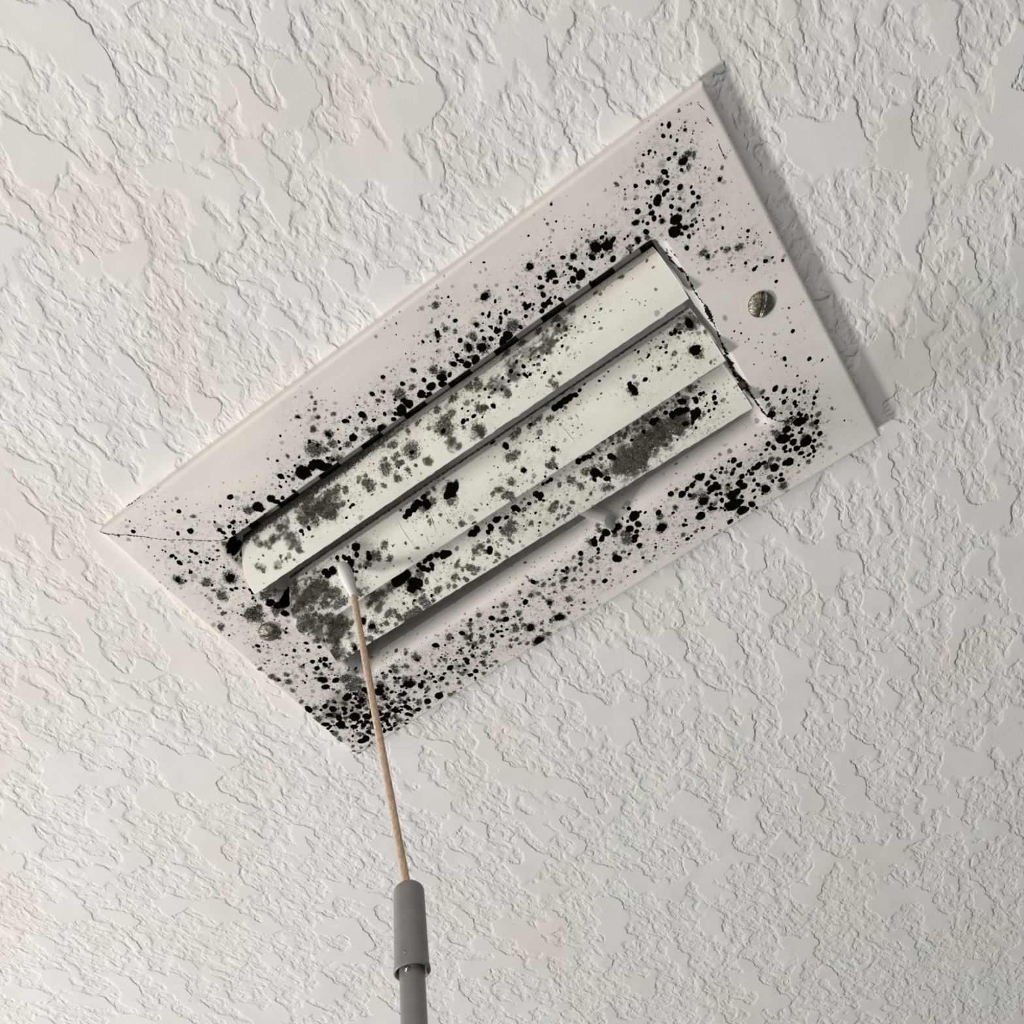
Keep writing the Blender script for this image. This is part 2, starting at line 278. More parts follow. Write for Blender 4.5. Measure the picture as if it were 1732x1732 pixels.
# ------------------------------------------------------------------ mould tables: x y radius on each surface
M={}
M['fK']='-137.8 -76.4 1.0,-115.6 -71.9 1.1,-118.8 -62.1 1.5,-123.8 -64.5 .94,-94.0 -63.9 1.4,-84.7 -59.7 .64,-100.3 -63.3 .73,-97.9 -60.5 .46,-96.2 -60.1 .46,-107.6 -59.1 .65,-101.9 -54.4 .93,-104.3 -53.6 1.0,-103.4 -52.0 .56,-108.7 -55.0 1.1,-108.5 -53.2 1.1,-105.0 -50.4 1.2,-109.4 -50.6 .76,-96.3 -51.7 .47,-99.1 -52.5 .56,-96.5 -50.6 .37,-88.3 -53.1 2.4,-125.8 -54.8 1.0,-125.0 -52.7 1.0,-134.0 -58.0 1.1,-133.5 -56.3 .77,-134.0 -53.5 1.3,-135.0 -62.5 .47,-134.5 -61.3 .52,-116.6 -48.0 .72,-118.1 -45.6 .43,-122.7 -48.4 .38,-122.4 -47.2 .68,-121.7 -45.9 .68,-120.2 -44.9 .39,-126.6 -48.2 .87,-124.9 -47.8 .39,-124.8 -46.3 .87,-121.5 -41.2 .44,-120.6 -40.1 .59,-123.6 -41.2 .44,-133.3 -48.3 .44,-133.8 -47.1 1.0,-141.1 -47.6 1.3,-138.8 -45.3 .74,-131.4 -36.5 .79,-122.4 -34.3 2.1,-126.4 -29.4 1.0,-124.3 -28.8 .90,-121.5 -26.8 .70,-119.9 -24.2 1.0,-120.0 -22.2 1.1,-122.4 -20.2 .71,-122.2 -18.5 .61,-132.7 -16.7 .62,-135.3 -80.8 .46,-116.8 -78.6 .41,-128.1 -76.5 .32,-139.8 -62.4 .38,-129.5 -51.8 .29,-46.9 -74.2 .68,-32.8 -61.5 1.3,-16.5 -64.0 1.1,-12.2 -61.8 .76,-14.0 -60.3 .43,-14.7 -58.7 .39,-24.4 -63.9 .51,-25.5 -59.4 1.6,-35.0 -53.8 1.8,-42.2 -60.9 1.2,-50.4 -63.2 .88,-42.7 -53.2 .71,-58.1 -72.3 .61,-48.6 -70.8 .35,-37.6 -60.4 .48,-66.7 -64.7 .71,-62.5 -58.7 .58,-65.3 -57.2 .49,-68.0 -56.4 .77,-70.6 -58.5 1.4,-67.9 -58.3 .36,-70.5 -55.2 .59,-73.9 -55.0 .82,-62.0 -54.2 3.4,-54.1 -52.6 3.1,-57.1 -54.0 2.0,-52.0 -50.1 1.8,-84.6 -59.8 .68,-76.9 -50.4 1.0,-87.7 -53.5 2.2,-80.9 -53.0 1.9,-80.2 -50.6 1.4,-58.6 -60.5 .62,-11.6 -51.0 2.5,-14.3 -51.6 .87,-16.8 -50.2 .87,-7.4 -52.0 1.9,-8.0 -54.2 1.2,-10.6 -56.5 .69,-4.1 -60.1 1.1,-71.1 -49.8 .92,-98.9 -52.5 .56,-97.0 -50.8 .66,-96.3 -51.9 .47,-72.7 -56.8 .36,-32.0 -60.6 .69,64.1 -68.0 1.4,50.7 -79.6 .54,46.7 -82.5 .31,69.2 -60.6 1.7,64.8 -62.3 .87,66.8 -59.5 .71,63.3 -59.0 1.0,61.5 -60.5 .48,55.5 -64.5 .71,55.8 -61.1 .56,55.7 -62.8 .32,62.1 -56.1 1.1,62.3 -52.5 1.2,60.4 -52.4 1.4,54.2 -57.4 .88,54.2 -55.9 1.2,55.5 -55.7 1.0,57.1 -55.2 .52,55.7 -53.8 .53,58.3 -51.1 1.1,52.0 -53.0 .81,47.0 -59.7 .68,47.7 -58.2 .65,45.6 -65.0 .76,43.3 -69.0 1.6,46.2 -70.0 .28,29.6 -78.2 .39,31.9 -77.1 .55,31.9 -75.2 .36,28.5 -68.1 1.0,19.7 -68.1 1.4,20.2 -70.0 .45,13.2 -68.9 .74,15.7 -67.2 .49,18.0 -65.5 .65,34.3 -62.0 .89,38.8 -63.9 .72,43.6 -58.4 .89,42.6 -57.0 .77,38.1 -58.2 .61,39.5 -55.0 1.4,34.6 -58.7 .74,36.7 -60.9 .37,25.4 -60.6 1.1,33.4 -55.6 .91,35.7 -53.9 1.1,26.5 -56.1 1.6,30.7 -53.3 1.9,47.9 -50.7 1.0,41.7 -51.1 2.1,38.9 -50.3 1.9,20.6 -56.5 1.1,20.7 -53.6 1.1,17.5 -54.4 1.3,21.8 -50.9 1.7,25.7 -50.6 1.9,3.0 -61.8 1.0,-8.6 -66.9 1.0,13.5 -51.8 1.1,12.5 -56.2 .46,10.2 -52.6 1.9,3.8 -56.1 1.1,-4.1 -59.9 .68,4.5 -52.2 1.9,-0.7 -52.0 1.9,8.8 -50.1 1.7,1.9 -50.0 1.2,-7.3 -51.6 1.8,-11.6 -51.2 2.2,-14.5 -51.7 1.0,-16.7 -50.3 .87,-10.8 -56.6 .69,4.7 -69.1 .29,7.3 -67.1 .29,15.2 -62.6 .41,9.4 -80.9 .44,4.5 -82.0 .28,6.5 -77.3 .32,20.4 -58.0 .41,-23.1 -49.7 2.0,83.2 -82.0 .59,81.4 -75.9 .45,78.2 -79.0 .30,70.0 -77.7 .49,75.6 -70.7 .34,70.9 -70.5 .46,82.7 -71.8 .34,87.7 -67.8 .42,91.9 -65.9 .34,64.1 -68.0 1.3,76.2 -63.4 1.0,79.8 -61.3 1.3,88.5 -59.1 2.2,92.4 -57.2 2.1,95.5 -57.6 1.2,85.5 -56.6 1.3,91.8 -51.5 1.3,84.5 -59.1 .51,94.5 -61.3 .69,82.7 -53.2 .79,81.2 -57.1 .47,76.6 -58.4 .94,77.7 -56.8 .94,78.3 -53.7 2.1,74.9 -54.0 1.4,69.0 -60.7 1.7,68.9 -57.3 1.1,66.7 -59.6 .79,64.8 -62.1 .83,63.5 -58.9 1.0,71.5 -63.0 .70,73.6 -58.6 .55,55.5 -64.5 .67,55.8 -61.1 .52,62.3 -56.0 1.1,62.5 -52.3 1.1,60.3 -52.4 1.3,58.3 -51.1 1.0,65.5 -52.5 .72,66.9 -50.5 1.0,72.5 -52.5 .48,70.7 -53.4 .36,54.2 -57.3 .88,57.2 -55.1 .44,55.7 -53.7 .49,52.0 -53.1 .81,112.4 -69.0 .81,108.5 -70.4 .41,109.7 -65.3 .37,105.2 -64.1 .49,108.7 -61.0 .91,108.1 -60.5 .83,105.7 -57.9 1.1,103.3 -51.8 1.2,107.4 -52.5 1.2,99.3 -55.2 .58,100.8 -55.4 .58,100.8 -51.2 .54,130.8 -81.2 .60,132.8 -79.6 1.0,138.0 -77.0 .35,137.5 -75.9 .35,136.9 -74.8 .68,134.9 -76.0 .36,129.3 -77.7 .82,131.5 -75.9 .64,132.8 -73.5 .68,141.2 -74.5 .25,136.6 -70.0 .25,138.6 -72.1 .21,122.7 -76.3 .72,121.9 -75.6 .51,124.2 -74.7 .58,120.2 -76.4 .58,122.7 -73.7 .36,130.0 -70.0 .80,127.3 -69.8 .80,131.3 -66.0 1.6,129.3 -63.8 .77,123.7 -66.9 1.2,123.8 -64.9 .59,116.9 -67.4 1.0,118.4 -66.6 .66,122.4 -63.4 1.2,125.9 -58.9 1.2,136.9 -59.3 .52,139.5 -52.7 .82,129.4 -56.5 .67,128.9 -54.3 .94,129.9 -51.7 .90,128.6 -50.3 .57,126.7 -50.3 1.0,124.4 -49.8 .57,122.0 -52.0 .91,119.9 -54.9 1.0,121.6 -56.8 .53,119.9 -60.5 1.1,121.5 -60.6 .82,116.6 -59.8 1.9,115.3 -62.3 .52,112.8 -61.3 .49,113.3 -59.7 .90,108.6 -60.8 1.0,112.4 -57.2 1.1,112.3 -55.0 1.1,114.6 -54.4 .57,118.5 -52.3 .57,109.4 -54.9 .80,114.5 -52.3 .92,105.9 -57.8 1.0,119.1 -49.7 2.2,119.0 -47.0 1.2,116.3 -46.2 2.4,120.6 -45.0 1.2,123.0 -44.3 .93,125.0 -44.4 .65,127.1 -45.9 .46,127.4 -43.5 .46,118.3 -43.8 .78,120.1 -41.4 .93,121.9 -41.2 .47,124.3 -41.6 .46,105.2 -64.1 .49,112.4 -69.1 .81,115.0 -66.4 .33,108.4 -70.4 .33,109.7 -65.3 .34,107.7 -68.8 .33,117.2 -71.4 .40,116.2 -72.7 .40,100.9 -55.5 .54,99.3 -55.2 .46,117.4 -38.0 1.0,122.6 -30.3 .79,140.0 -29.7 .78,132.3 -36.5 .70,138.8 -27.7 .51,140.5 -15.3 1.0,143.5 -14.9 .56,146.3 -11.4 .69,133.7 -19.3 .72,135.4 -15.1 .89,136.5 -15.4 .65,128.7 -21.8 .52,128.9 -35.6 .39,126.8 -41.4 .35,146.8 -24.0 .39,138.3 -32.0 .31,137.7 -43.1 .34,144.6 -38.4 .34,134.3 -46.3 .38,135.6 -46.2 .30,128.1 -23.6 .32,121.2 -36.2 .39,142.4 -22.8 .32,141.9 -21.7 .32,142.6 -25.9 .31,142.3 -27.0 .31,140.6 -5.5 .75,140.2 7.3 .49,137.4 17.0 .93,127.5 20.7 .58,129.5 25.7 1.0,138.1 32.1 1.0,142.4 35.9 .67,128.7 28.7 .59,130.8 35.8 .60,132.8 40.2 .45,159.9 27.3 .50,117.5 2.4 .43,119.4 4.9 .50,120.9 9.0 .43,115.3 4.3 .36,117.8 20.0 .37,124.9 13.7 .36,120.5 35.2 1.4,123.1 38.6 1.3,126.9 40.9 1.0,130.1 44.2 .91,115.5 37.3 1.1,114.4 35.5 .68,120.9 43.0 1.2,124.6 46.1 1.1,132.7 49.5 .92,131.2 51.6 .93,122.9 41.9 .55,117.6 46.9 .60,121.2 49.8 .79,114.1 44.9 1.7,122.7 55.6 2.7,128.0 56.5 .84,128.7 60.4 1.3,127.5 66.4 1.3,125.4 64.4 .76,116.3 55.5 1.9,113.2 58.7 2.9,116.0 62.9 1.6,117.1 59.5 1.0,120.5 60.5 1.0,120.8 66.2 2.7,122.6 64.5 1.0,116.1 66.6 1.6,113.3 65.5 1.0,107.8 59.8 1.3,106.6 56.7 1.3,104.6 58.6 .86,111.8 62.8 1.3,111.3 64.9 .87,101.6 59.4 .77,116.6 69.9 1.3,122.2 70.4 1.2,121.9 72.7 1.0,119.3 72.8 1.1,120.6 74.9 .68,116.9 72.4 .68,110.4 70.5 2.2,108.7 69.8 1.5,103.7 68.9 2.2,98.0 63.6 1.9,101.0 63.9 1.2,95.6 63.3 1.1,93.5 63.3 .88,94.0 65.4 1.2,91.9 64.3 .69,89.8 63.9 1.4,93.4 69.0 .94,93.6 71.4 .79,104.7 73.9 1.1,103.6 76.6 1.4,100.1 74.7 1.0,102.2 74.1 .69,113.3 74.7 .69,95.7 76.2 2.1,90.9 73.6 1.0,93.4 77.7 .75,88.1 68.8 1.9,87.4 66.0 1.7,82.8 63.8 .89,86.9 59.9 1.1,88.7 58.3 .78,91.2 58.1 1.3,92.2 57.6 .87,90.4 54.6 1.4,88.4 53.7 .68,84.3 54.8 1.0,82.8 56.1 .88,81.7 53.6 .53,79.1 56.8 1.1,74.0 52.6 1.9,75.9 52.4 1.0,71.3 53.1 .64,69.5 54.0 1.3,75.6 57.3 1.4,75.9 60.8 2.1,78.4 62.0 1.7,78.4 60.1 1.5,73.8 62.1 1.0,76.1 64.9 1.0,77.9 65.6 1.0,81.8 69.8 2.5,84.6 69.4 1.7,85.1 73.1 1.0,76.8 69.1 1.2,80.1 74.5 3.5,83.5 74.8 1.5,77.1 72.6 1.2,81.9 79.5 2.5,83.8 80.4 1.4,87.0 79.4 1.7,88.0 82.6 .81,74.7 81.4 1.4,74.6 72.3 .71,75.6 74.6 .71,65.0 70.2 2.3,69.8 64.3 2.2,70.7 69.6 1.5,72.3 71.1 1.0,63.6 55.0 1.8,59.6 52.0 1.4,50.3 56.6 1.5,47.6 64.2 2.4,58.3 68.1 .66,62.9 76.5 1.0,54.1 77.2 1.1,39.9 71.8 .78,98.2 51.3 .62,45.0 70.2 .41,48.8 77.7 .47,78.7 81.5 .46,66.3 79.4 .46,40.4 51.6 2.4,39.7 56.0 1.7,31.7 51.9 1.7,35.4 55.8 2.0,37.2 58.9 1.2,28.9 52.4 1.4,25.5 51.2 1.9,22.3 52.4 1.6,18.5 52.0 1.9,20.0 50.2 .71,35.1 61.0 1.7,33.9 62.5 1.4,34.5 66.1 1.4,40.0 71.8 .83,18.0 56.0 1.0,17.0 57.7 .83,10.4 52.9 1.4,7.2 57.7 1.1,22.4 65.8 2.3,0.9 55.6 1.1,-1.4 55.7 1.1,-3.7 53.4 .73,-5.9 55.1 .63,-8.9 55.8 .74,-15.9 52.2 1.3,-2.5 59.9 1.1,11.3 72.8 1.4,21.4 77.2 .53,-25.2 59.4 1.6,-16.1 66.9 1.2,-17.4 76.9 2.2,-3.1 77.2 .81,-34.2 63.0 .76,-31.7 73.3 2.1,-32.7 82.3 2.5,35.4 49.8 .60,36.6 52.0 .80,45.4 52.9 .75,43.8 51.4 .70,52.8 54.5 .50,55.7 60.8 .70,-73.7 53.2 1.7,-59.5 55.2 1.5,-51.6 51.5 1.0,-43.1 57.1 1.6,-38.8 52.4 .75,-38.2 61.8 1.6,-49.0 65.5 1.3,-45.4 69.0 1.0,-41.3 67.1 .88,-67.6 70.3 1.4,-76.6 68.5 1.7,-68.0 78.1 1.5,-71.5 78.6 1.4,-87.8 63.4 1.2,-86.0 65.7 .80,-91.4 62.6 .80,-101.5 56.5 1.1,-99.9 58.0 1.0,-100.7 51.9 1.0,-104.2 50.3 .84,-83.7 71.2 1.4,-87.6 70.9 1.1,-94.7 68.5 1.7,-98.6 64.0 2.7,-91.6 79.1 2.3,-98.2 78.4 1.9,-103.8 67.0 1.3,-107.3 71.8 1.3,-108.5 74.5 1.5,-114.4 72.9 1.9,-105.1 79.7 1.5,-111.8 74.6 .94,-107.8 77.4 .82,-119.5 72.7 2.0,-111.3 78.5 1.3,-122.8 73.1 1.5,-122.9 77.8 1.4,-115.6 83.5 .84,-123.4 80.8 1.1,-127.2 80.1 1.2,-86.2 54.7 1.1,-112.7 58.4 2.6,-139.2 0.9 1.1,-120.6 13.7 .86,-127.8 13.6 1.0,-122.9 17.6 1.0,-117.4 19.5 1.1,-125.8 24.0 1.3,-120.1 26.6 1.5,-122.8 26.0 1.1,-121.6 24.8 .66,-122.4 29.2 1.5,-120.1 30.3 .83,-126.9 28.4 1.5,-129.4 35.4 2.3,-124.7 39.7 1.9,-131.2 39.7 1.9,-133.7 28.8 .72,-137.1 31.5 .67,-137.1 30.1 .50,-125.1 35.0 .50,-127.3 51.2 2.5,-122.8 57.1 1.7,-147.0 45.3 2.1,-137.7 52.6 2.0,-141.7 54.5 1.7,-133.4 56.1 1.6,-131.1 59.1 1.0,-126.9 59.3 1.7,-139.1 58.8 2.0,-132.6 63.3 2.9,-141.4 63.1 2.7,-142.6 61.7 1.2,-147.3 57.8 1.9,-147.9 60.9 1.1,-137.0 68.1 1.8,-140.2 66.4 .89,-127.9 66.8 2.2,-137.5 78.0 2.1,-140.2 78.0 2.1,-141.7 72.5 .84,-113.4 40.8 .67,-142.6 49.4 .93,-123.6 3.3 .74,-122.0 1.7 .68,-112.8 -9.3 2.9,-117.9 -13.6 2.2,-116.8 -5.1 1.9,-139.2 1.0 1.1,-122.0 1.7 .74,-123.8 3.4 .84,-120.7 13.8 1.1,-127.9 13.6 1.0,-116.4 -10.4 2.0'
M['fF']='-144.2 -78.9 .83,-112.7 -66.6 1.2,-92.9 -54.7 2.0,-140.7 -47.4 2.8,-132.3 -39.0 2.7,-122.3 -34.6 3.8,-131.9 -29.9 3.1,-132.8 -34.1 1.2,-138.7 -22.3 1.3,-144.5 -17.6 2.0,-128.0 -13.0 4.9,-117.0 -18.1 3.0,-109.4 -44.9 .86,-123.4 -15.2 2.0,-36.7 -77.4 .84,-37.3 -74.6 1.0,-39.2 -72.7 .85,-41.4 -73.6 .68,-46.9 -74.2 1.3,-40.6 -69.3 1.1,-34.5 -66.6 1.2,-31.5 -56.0 1.0,-41.9 -60.8 2.3,-45.5 -66.5 1.8,-51.1 -59.5 4.2,-51.9 -59.5 2.4,-47.7 -56.4 1.8,-43.6 -56.7 2.2,-38.8 -52.9 1.9,-67.3 -54.6 1.1,-91.8 -54.4 2.3,-62.0 -63.6 1.1,-26.9 -50.5 2.4,-23.1 -49.7 2.4,-27.5 -53.0 1.3,-7.5 -56.8 2.0,-46.1 -49.8 2.2,-48.5 -51.6 2.0,-21.7 -65.8 .59,-16.6 -60.3 1.3,64.1 -68.0 1.8,44.0 -69.0 2.0,27.5 -70.8 .64,19.4 -67.8 1.8,23.3 -67.5 1.3,25.8 -64.6 1.1,34.3 -62.0 1.5,30.4 -59.2 2.0,26.5 -56.1 2.5,31.0 -53.0 3.1,45.6 -53.1 2.9,24.9 -52.6 1.2,3.0 -61.8 1.3,9.5 -57.1 2.1,10.7 -53.3 2.5,-8.0 -54.2 1.3,-7.7 -57.2 2.8,-1.8 -56.6 1.5,-12.8 -62.1 .85,26.1 -77.4 1.8,16.7 -55.7 .84,64.1 -68.0 1.8,79.8 -61.3 1.7,88.5 -59.1 3.1,92.8 -57.0 2.9,69.0 -60.7 2.2,75.0 -50.5 1.1,106.8 -73.3 .88,105.7 -57.9 1.5,103.3 -51.8 1.7,106.7 -50.6 1.2,99.0 -51.2 1.5,87.2 -62.9 .92,131.5 -66.3 2.2,133.9 -67.1 1.7,135.4 -65.5 1.2,132.1 -63.2 1.2,118.1 -73.6 .87,120.6 -65.3 1.8,142.0 -55.5 .74,139.5 -52.7 1.2,114.5 -52.3 1.5,121.6 -33.0 1.7,122.5 -30.4 1.4,128.4 -30.0 .71,130.0 -28.2 1.5,134.2 -26.3 1.8,135.3 -26.2 1.0,126.1 -30.0 .79,130.5 -41.6 1.0,139.7 -24.2 .63,120.4 -26.0 .80,115.4 33.1 1.2,129.8 53.3 .84,128.2 49.2 .74,115.3 42.9 1.5,114.8 40.2 1.3,120.7 53.5 1.9,117.7 52.4 1.9,125.7 55.7 1.6,130.8 57.5 1.4,126.6 60.2 1.8,127.6 62.8 1.2,112.0 55.9 2.1,111.9 54.0 2.1,121.0 63.6 2.0,107.0 66.3 1.5,104.4 64.3 1.6,101.7 66.1 2.3,100.1 72.1 1.6,117.6 75.9 1.4,125.8 71.3 .87,95.7 76.2 2.7,85.0 57.5 1.1,78.8 55.3 1.1,82.4 65.1 2.1,81.8 69.8 3.2,70.3 63.3 3.2,72.6 68.4 1.4,66.9 59.1 2.0,62.8 51.7 1.0,57.6 59.0 1.5,55.5 60.8 .90,49.8 58.9 2.0,47.6 64.2 3.1,59.2 76.3 .93,60.4 75.6 .72,53.6 74.0 1.2,104.0 50.5 .66,103.1 79.9 2.0,31.7 51.9 2.3,23.7 49.1 1.5,28.3 54.3 1.8,32.7 57.1 2.8,31.4 60.2 3.1,16.9 51.0 1.9,15.5 60.1 1.1,9.0 55.4 1.3,11.9 59.4 1.6,22.8 62.9 1.5,-0.0 57.5 1.5,-14.8 53.5 1.3,-12.9 56.5 1.6,-9.0 59.2 1.4,-4.0 60.5 2.2,6.8 69.8 1.5,-21.1 57.7 1.7,-15.9 66.7 2.2,-17.0 62.5 1.1,-7.8 70.9 2.3,-17.4 76.9 3.2,-21.7 76.2 1.3,-12.2 77.6 1.0,-31.2 62.5 1.8,-31.7 73.3 2.9,-32.7 82.3 3.8,-37.7 69.7 2.2,-28.2 78.0 1.2,-26.9 81.8 1.8,-41.0 74.9 1.3,-41.2 77.9 1.2,-45.8 76.6 1.3,-5.6 80.2 1.0,-11.0 63.2 1.0,-24.1 53.1 1.1,58.0 59.2 1.2,-65.8 53.3 2.4,-58.9 58.8 2.1,-53.6 53.3 1.8,-55.0 56.1 1.2,-47.0 51.7 1.7,-41.0 60.3 1.7,-36.9 57.8 1.6,-34.2 54.7 2.2,-45.2 62.7 .88,-37.8 69.4 1.9,-40.9 74.8 1.4,-70.6 71.4 1.1,-62.4 77.7 1.5,-60.4 80.2 1.1,-65.8 81.9 1.4,-58.7 64.5 1.9,-58.1 72.2 1.7,-63.5 69.4 1.4,-81.9 63.1 1.1,-104.7 52.8 2.0,-88.6 67.6 1.5,-91.9 67.0 1.1,-98.1 60.2 2.4,-94.1 72.3 1.4,-78.7 79.0 1.3,-83.9 75.6 1.4,-86.8 82.1 1.6,-84.2 82.1 1.0,-102.0 76.2 2.1,-107.0 66.9 1.7,-112.1 64.0 1.4,-111.6 67.8 1.5,-114.8 66.9 1.0,-100.3 81.9 1.4,-119.0 75.7 1.3,-116.8 79.3 2.3,-121.1 83.8 1.7,-104.7 70.9 1.3,-97.3 74.8 .93,-85.6 53.2 2.7,-98.4 53.4 2.3,-109.5 55.2 2.6,-115.8 15.8 1.8,-113.8 18.6 1.0,-127.4 32.4 1.3,-131.4 32.5 1.0,-146.7 18.4 1.9,-146.0 21.4 2.0,-140.5 22.2 1.7,-142.9 26.0 2.1,-144.9 31.4 1.6,-148.2 11.9 1.5,-128.5 46.0 1.6,-129.4 43.2 1.1,-121.6 54.2 2.8,-146.4 39.4 1.5,-143.8 46.7 1.8,-139.5 48.9 1.8,-138.5 55.8 1.3,-131.1 53.7 1.7,-136.9 60.6 1.2,-143.2 58.9 1.1,-148.4 53.3 3.0,-134.0 71.4 1.5,-130.0 73.8 1.8,-136.9 74.9 1.4,-148.0 65.7 2.5,-149.1 70.2 2.3,-146.1 77.8 1.2,-143.4 81.4 1.0,-148.0 80.8 1.1,-139.5 82.8 1.1,-146.5 83.9 1.3,-145.0 73.6 1.1,-137.3 81.9 1.1,-115.9 38.5 .83,-120.4 41.9 3.4,-117.0 46.3 3.7,-121.8 47.3 3.7,-119.1 50.4 2.8,-136.4 47.6 1.4,-146.9 48.9 1.0,-141.3 10.7 .76,-143.8 10.7 .81,-123.7 2.0 .74,-117.1 -8.3 2.5,-116.9 -17.4 2.6,-128.7 -12.8 4.1,-119.2 -8.8 2.5'
M['fG']='-128.8 -32.4 1.6,-137.4 -31.7 1.6,-127.2 -13.9 4.6,21.0 -79.6 1.2,116.8 -4.7 1.5,69.6 59.6 3.2,67.3 65.0 2.3,102.7 79.6 3.7,-19.5 57.5 2.7,-17.7 72.5 1.3,16.5 69.0 1.5,1.3 69.9 1.3,29.7 65.9 1.3,-72.9 70.3 2.6,-72.1 75.1 2.4,-98.6 64.0 4.0,-110.4 59.5 4.6,-116.8 41.5 4.2,-131.1 50.7 6.9,-131.5 58.9 7.0,-140.6 54.0 6.4,-121.4 58.6 6.4'
M['1K']='-77.5 10.6 1.1,-81.2 11.5 1.1,-81.2 9.9 .71,-54.5 8.1 .91,-56.1 7.8 .68,-55.2 10.6 .58,-60.3 5.1 .68,-28.1 9.9 .56,6.1 10.6 1.2,8.6 15.4 .56,10.2 13.1 .55,11.2 9.9 1.0,20.2 8.7 1.1,8.2 10.1 .72,13.8 7.4 .53,-19.7 12.2 1.1,-3.1 12.2 1.1,57.1 12.9 .70,39.6 15.2 1.0,34.1 16.6 1.0,60.4 21.2 .92,20.5 8.7 .89,31.2 13.6 .72,24.6 14.0 .73,20.7 12.7 .65,38.2 12.0 1.0,45.5 8.1 .69,36.1 13.3 .72,43.4 15.9 .58,46.9 15.0 .65,48.1 12.4 .56,50.3 14.0 .57,43.5 13.1 .57,38.1 18.6 .81,29.7 16.3 .73,26.9 12.4 .65,21.1 16.6 .74,58.6 15.9 .57,54.7 11.0 .42,62.2 17.9 .50,64.4 17.7 .50,65.5 16.3 .43,71.0 17.7 .50,72.7 13.1 .42,77.8 16.3 .42,40.1 10.8 .78,38.5 10.6 .56,58.6 6.0 .27,58.0 8.3 .27,39.4 6.0 .28,60.4 21.2 .74,72.4 13.3 .35,91.4 9.7 .29,93.8 8.7 .29,92.6 7.4 .25,84.9 10.6 .25,71.0 17.5 .53'
M['1F']='-89.6 18.4 1.9,-95.0 15.9 2.0,-78.2 15.4 3.0,-73.0 16.3 3.8,-68.9 15.4 4.2,-66.4 12.2 3.7,-64.7 9.4 2.5,-62.0 12.0 2.5,-61.7 17.7 3.0,-57.6 17.5 2.6,-64.9 16.3 3.0,-74.5 20.0 2.3,-73.4 12.0 2.6,-59.7 14.7 1.6,-58.1 10.8 1.5,-44.2 12.2 2.4,-42.6 15.2 1.1,-53.8 15.6 2.1,-96.0 7.4 .94,-94.3 5.3 .93,-91.7 3.0 .77,-106.7 6.7 1.2,-101.2 17.0 1.7,-71.6 22.3 4.0,-79.3 26.0 4.3,-88.9 25.5 4.3,-98.6 26.2 4.3,-105.9 25.3 3.7,-19.5 13.1 4.0,-25.7 15.0 1.6,-27.6 14.3 1.4,-33.1 13.1 3.2,-27.5 11.5 1.8,-42.6 15.2 1.2,-43.8 11.7 3.4,-38.2 7.4 1.4,-25.4 6.9 1.5,-31.1 6.7 2.0,-25.5 20.0 2.4,-2.4 13.3 4.3,-0.7 15.4 3.2,3.6 16.3 2.3,-1.4 10.6 2.3,9.8 4.4 2.5,9.3 1.6 1.4,4.8 8.5 1.1,-31.4 16.8 1.2,14.4 11.7 1.8,17.1 9.7 1.4,-11.7 21.4 1.2,-16.7 21.2 1.6,-1.0 21.6 2.0,7.2 21.4 2.3,16.0 21.6 2.3,15.2 10.3 1.8,28.2 9.4 1.8,46.2 1.8 1.7,45.5 3.9 1.2,19.3 20.0 2.7,61.8 18.6 1.3,56.4 16.3 .72,53.0 18.9 .73,49.2 17.7 .73,45.5 19.3 .81,41.1 19.1 .81,36.6 18.2 .89,44.0 10.3 .70,47.5 4.8 .75,50.0 4.6 .75,35.9 26.2 2.7,43.9 25.5 2.7,52.1 25.5 2.6,60.3 25.5 2.6,67.8 24.2 2.6,61.7 17.9 1.1,77.8 16.6 .62,102.7 22.1 .80,91.3 23.2 1.4,79.7 24.4 1.4,68.3 24.6 1.8,61.3 24.4 1.7'
M['1G']='-89.6 18.4 3.3,-86.5 18.6 2.9,-93.9 16.1 3.1,-97.2 15.4 2.5,-102.5 19.1 2.5,-86.5 11.3 3.6,-88.9 10.6 2.8,-86.8 5.1 1.7,-73.0 16.3 6.0,-64.9 14.7 5.9,-77.2 17.5 3.7,-106.8 8.3 2.4,-99.2 5.5 2.3,9.2 3.9 3.4,-2.6 5.5 2.9,-1.8 3.7 1.8,-15.6 5.5 2.2,8.5 4.4 3.2,44.6 18.2 4.4,35.6 16.8 4.8,26.5 15.0 4.4,52.4 17.2 4.0,61.4 19.1 3.3'
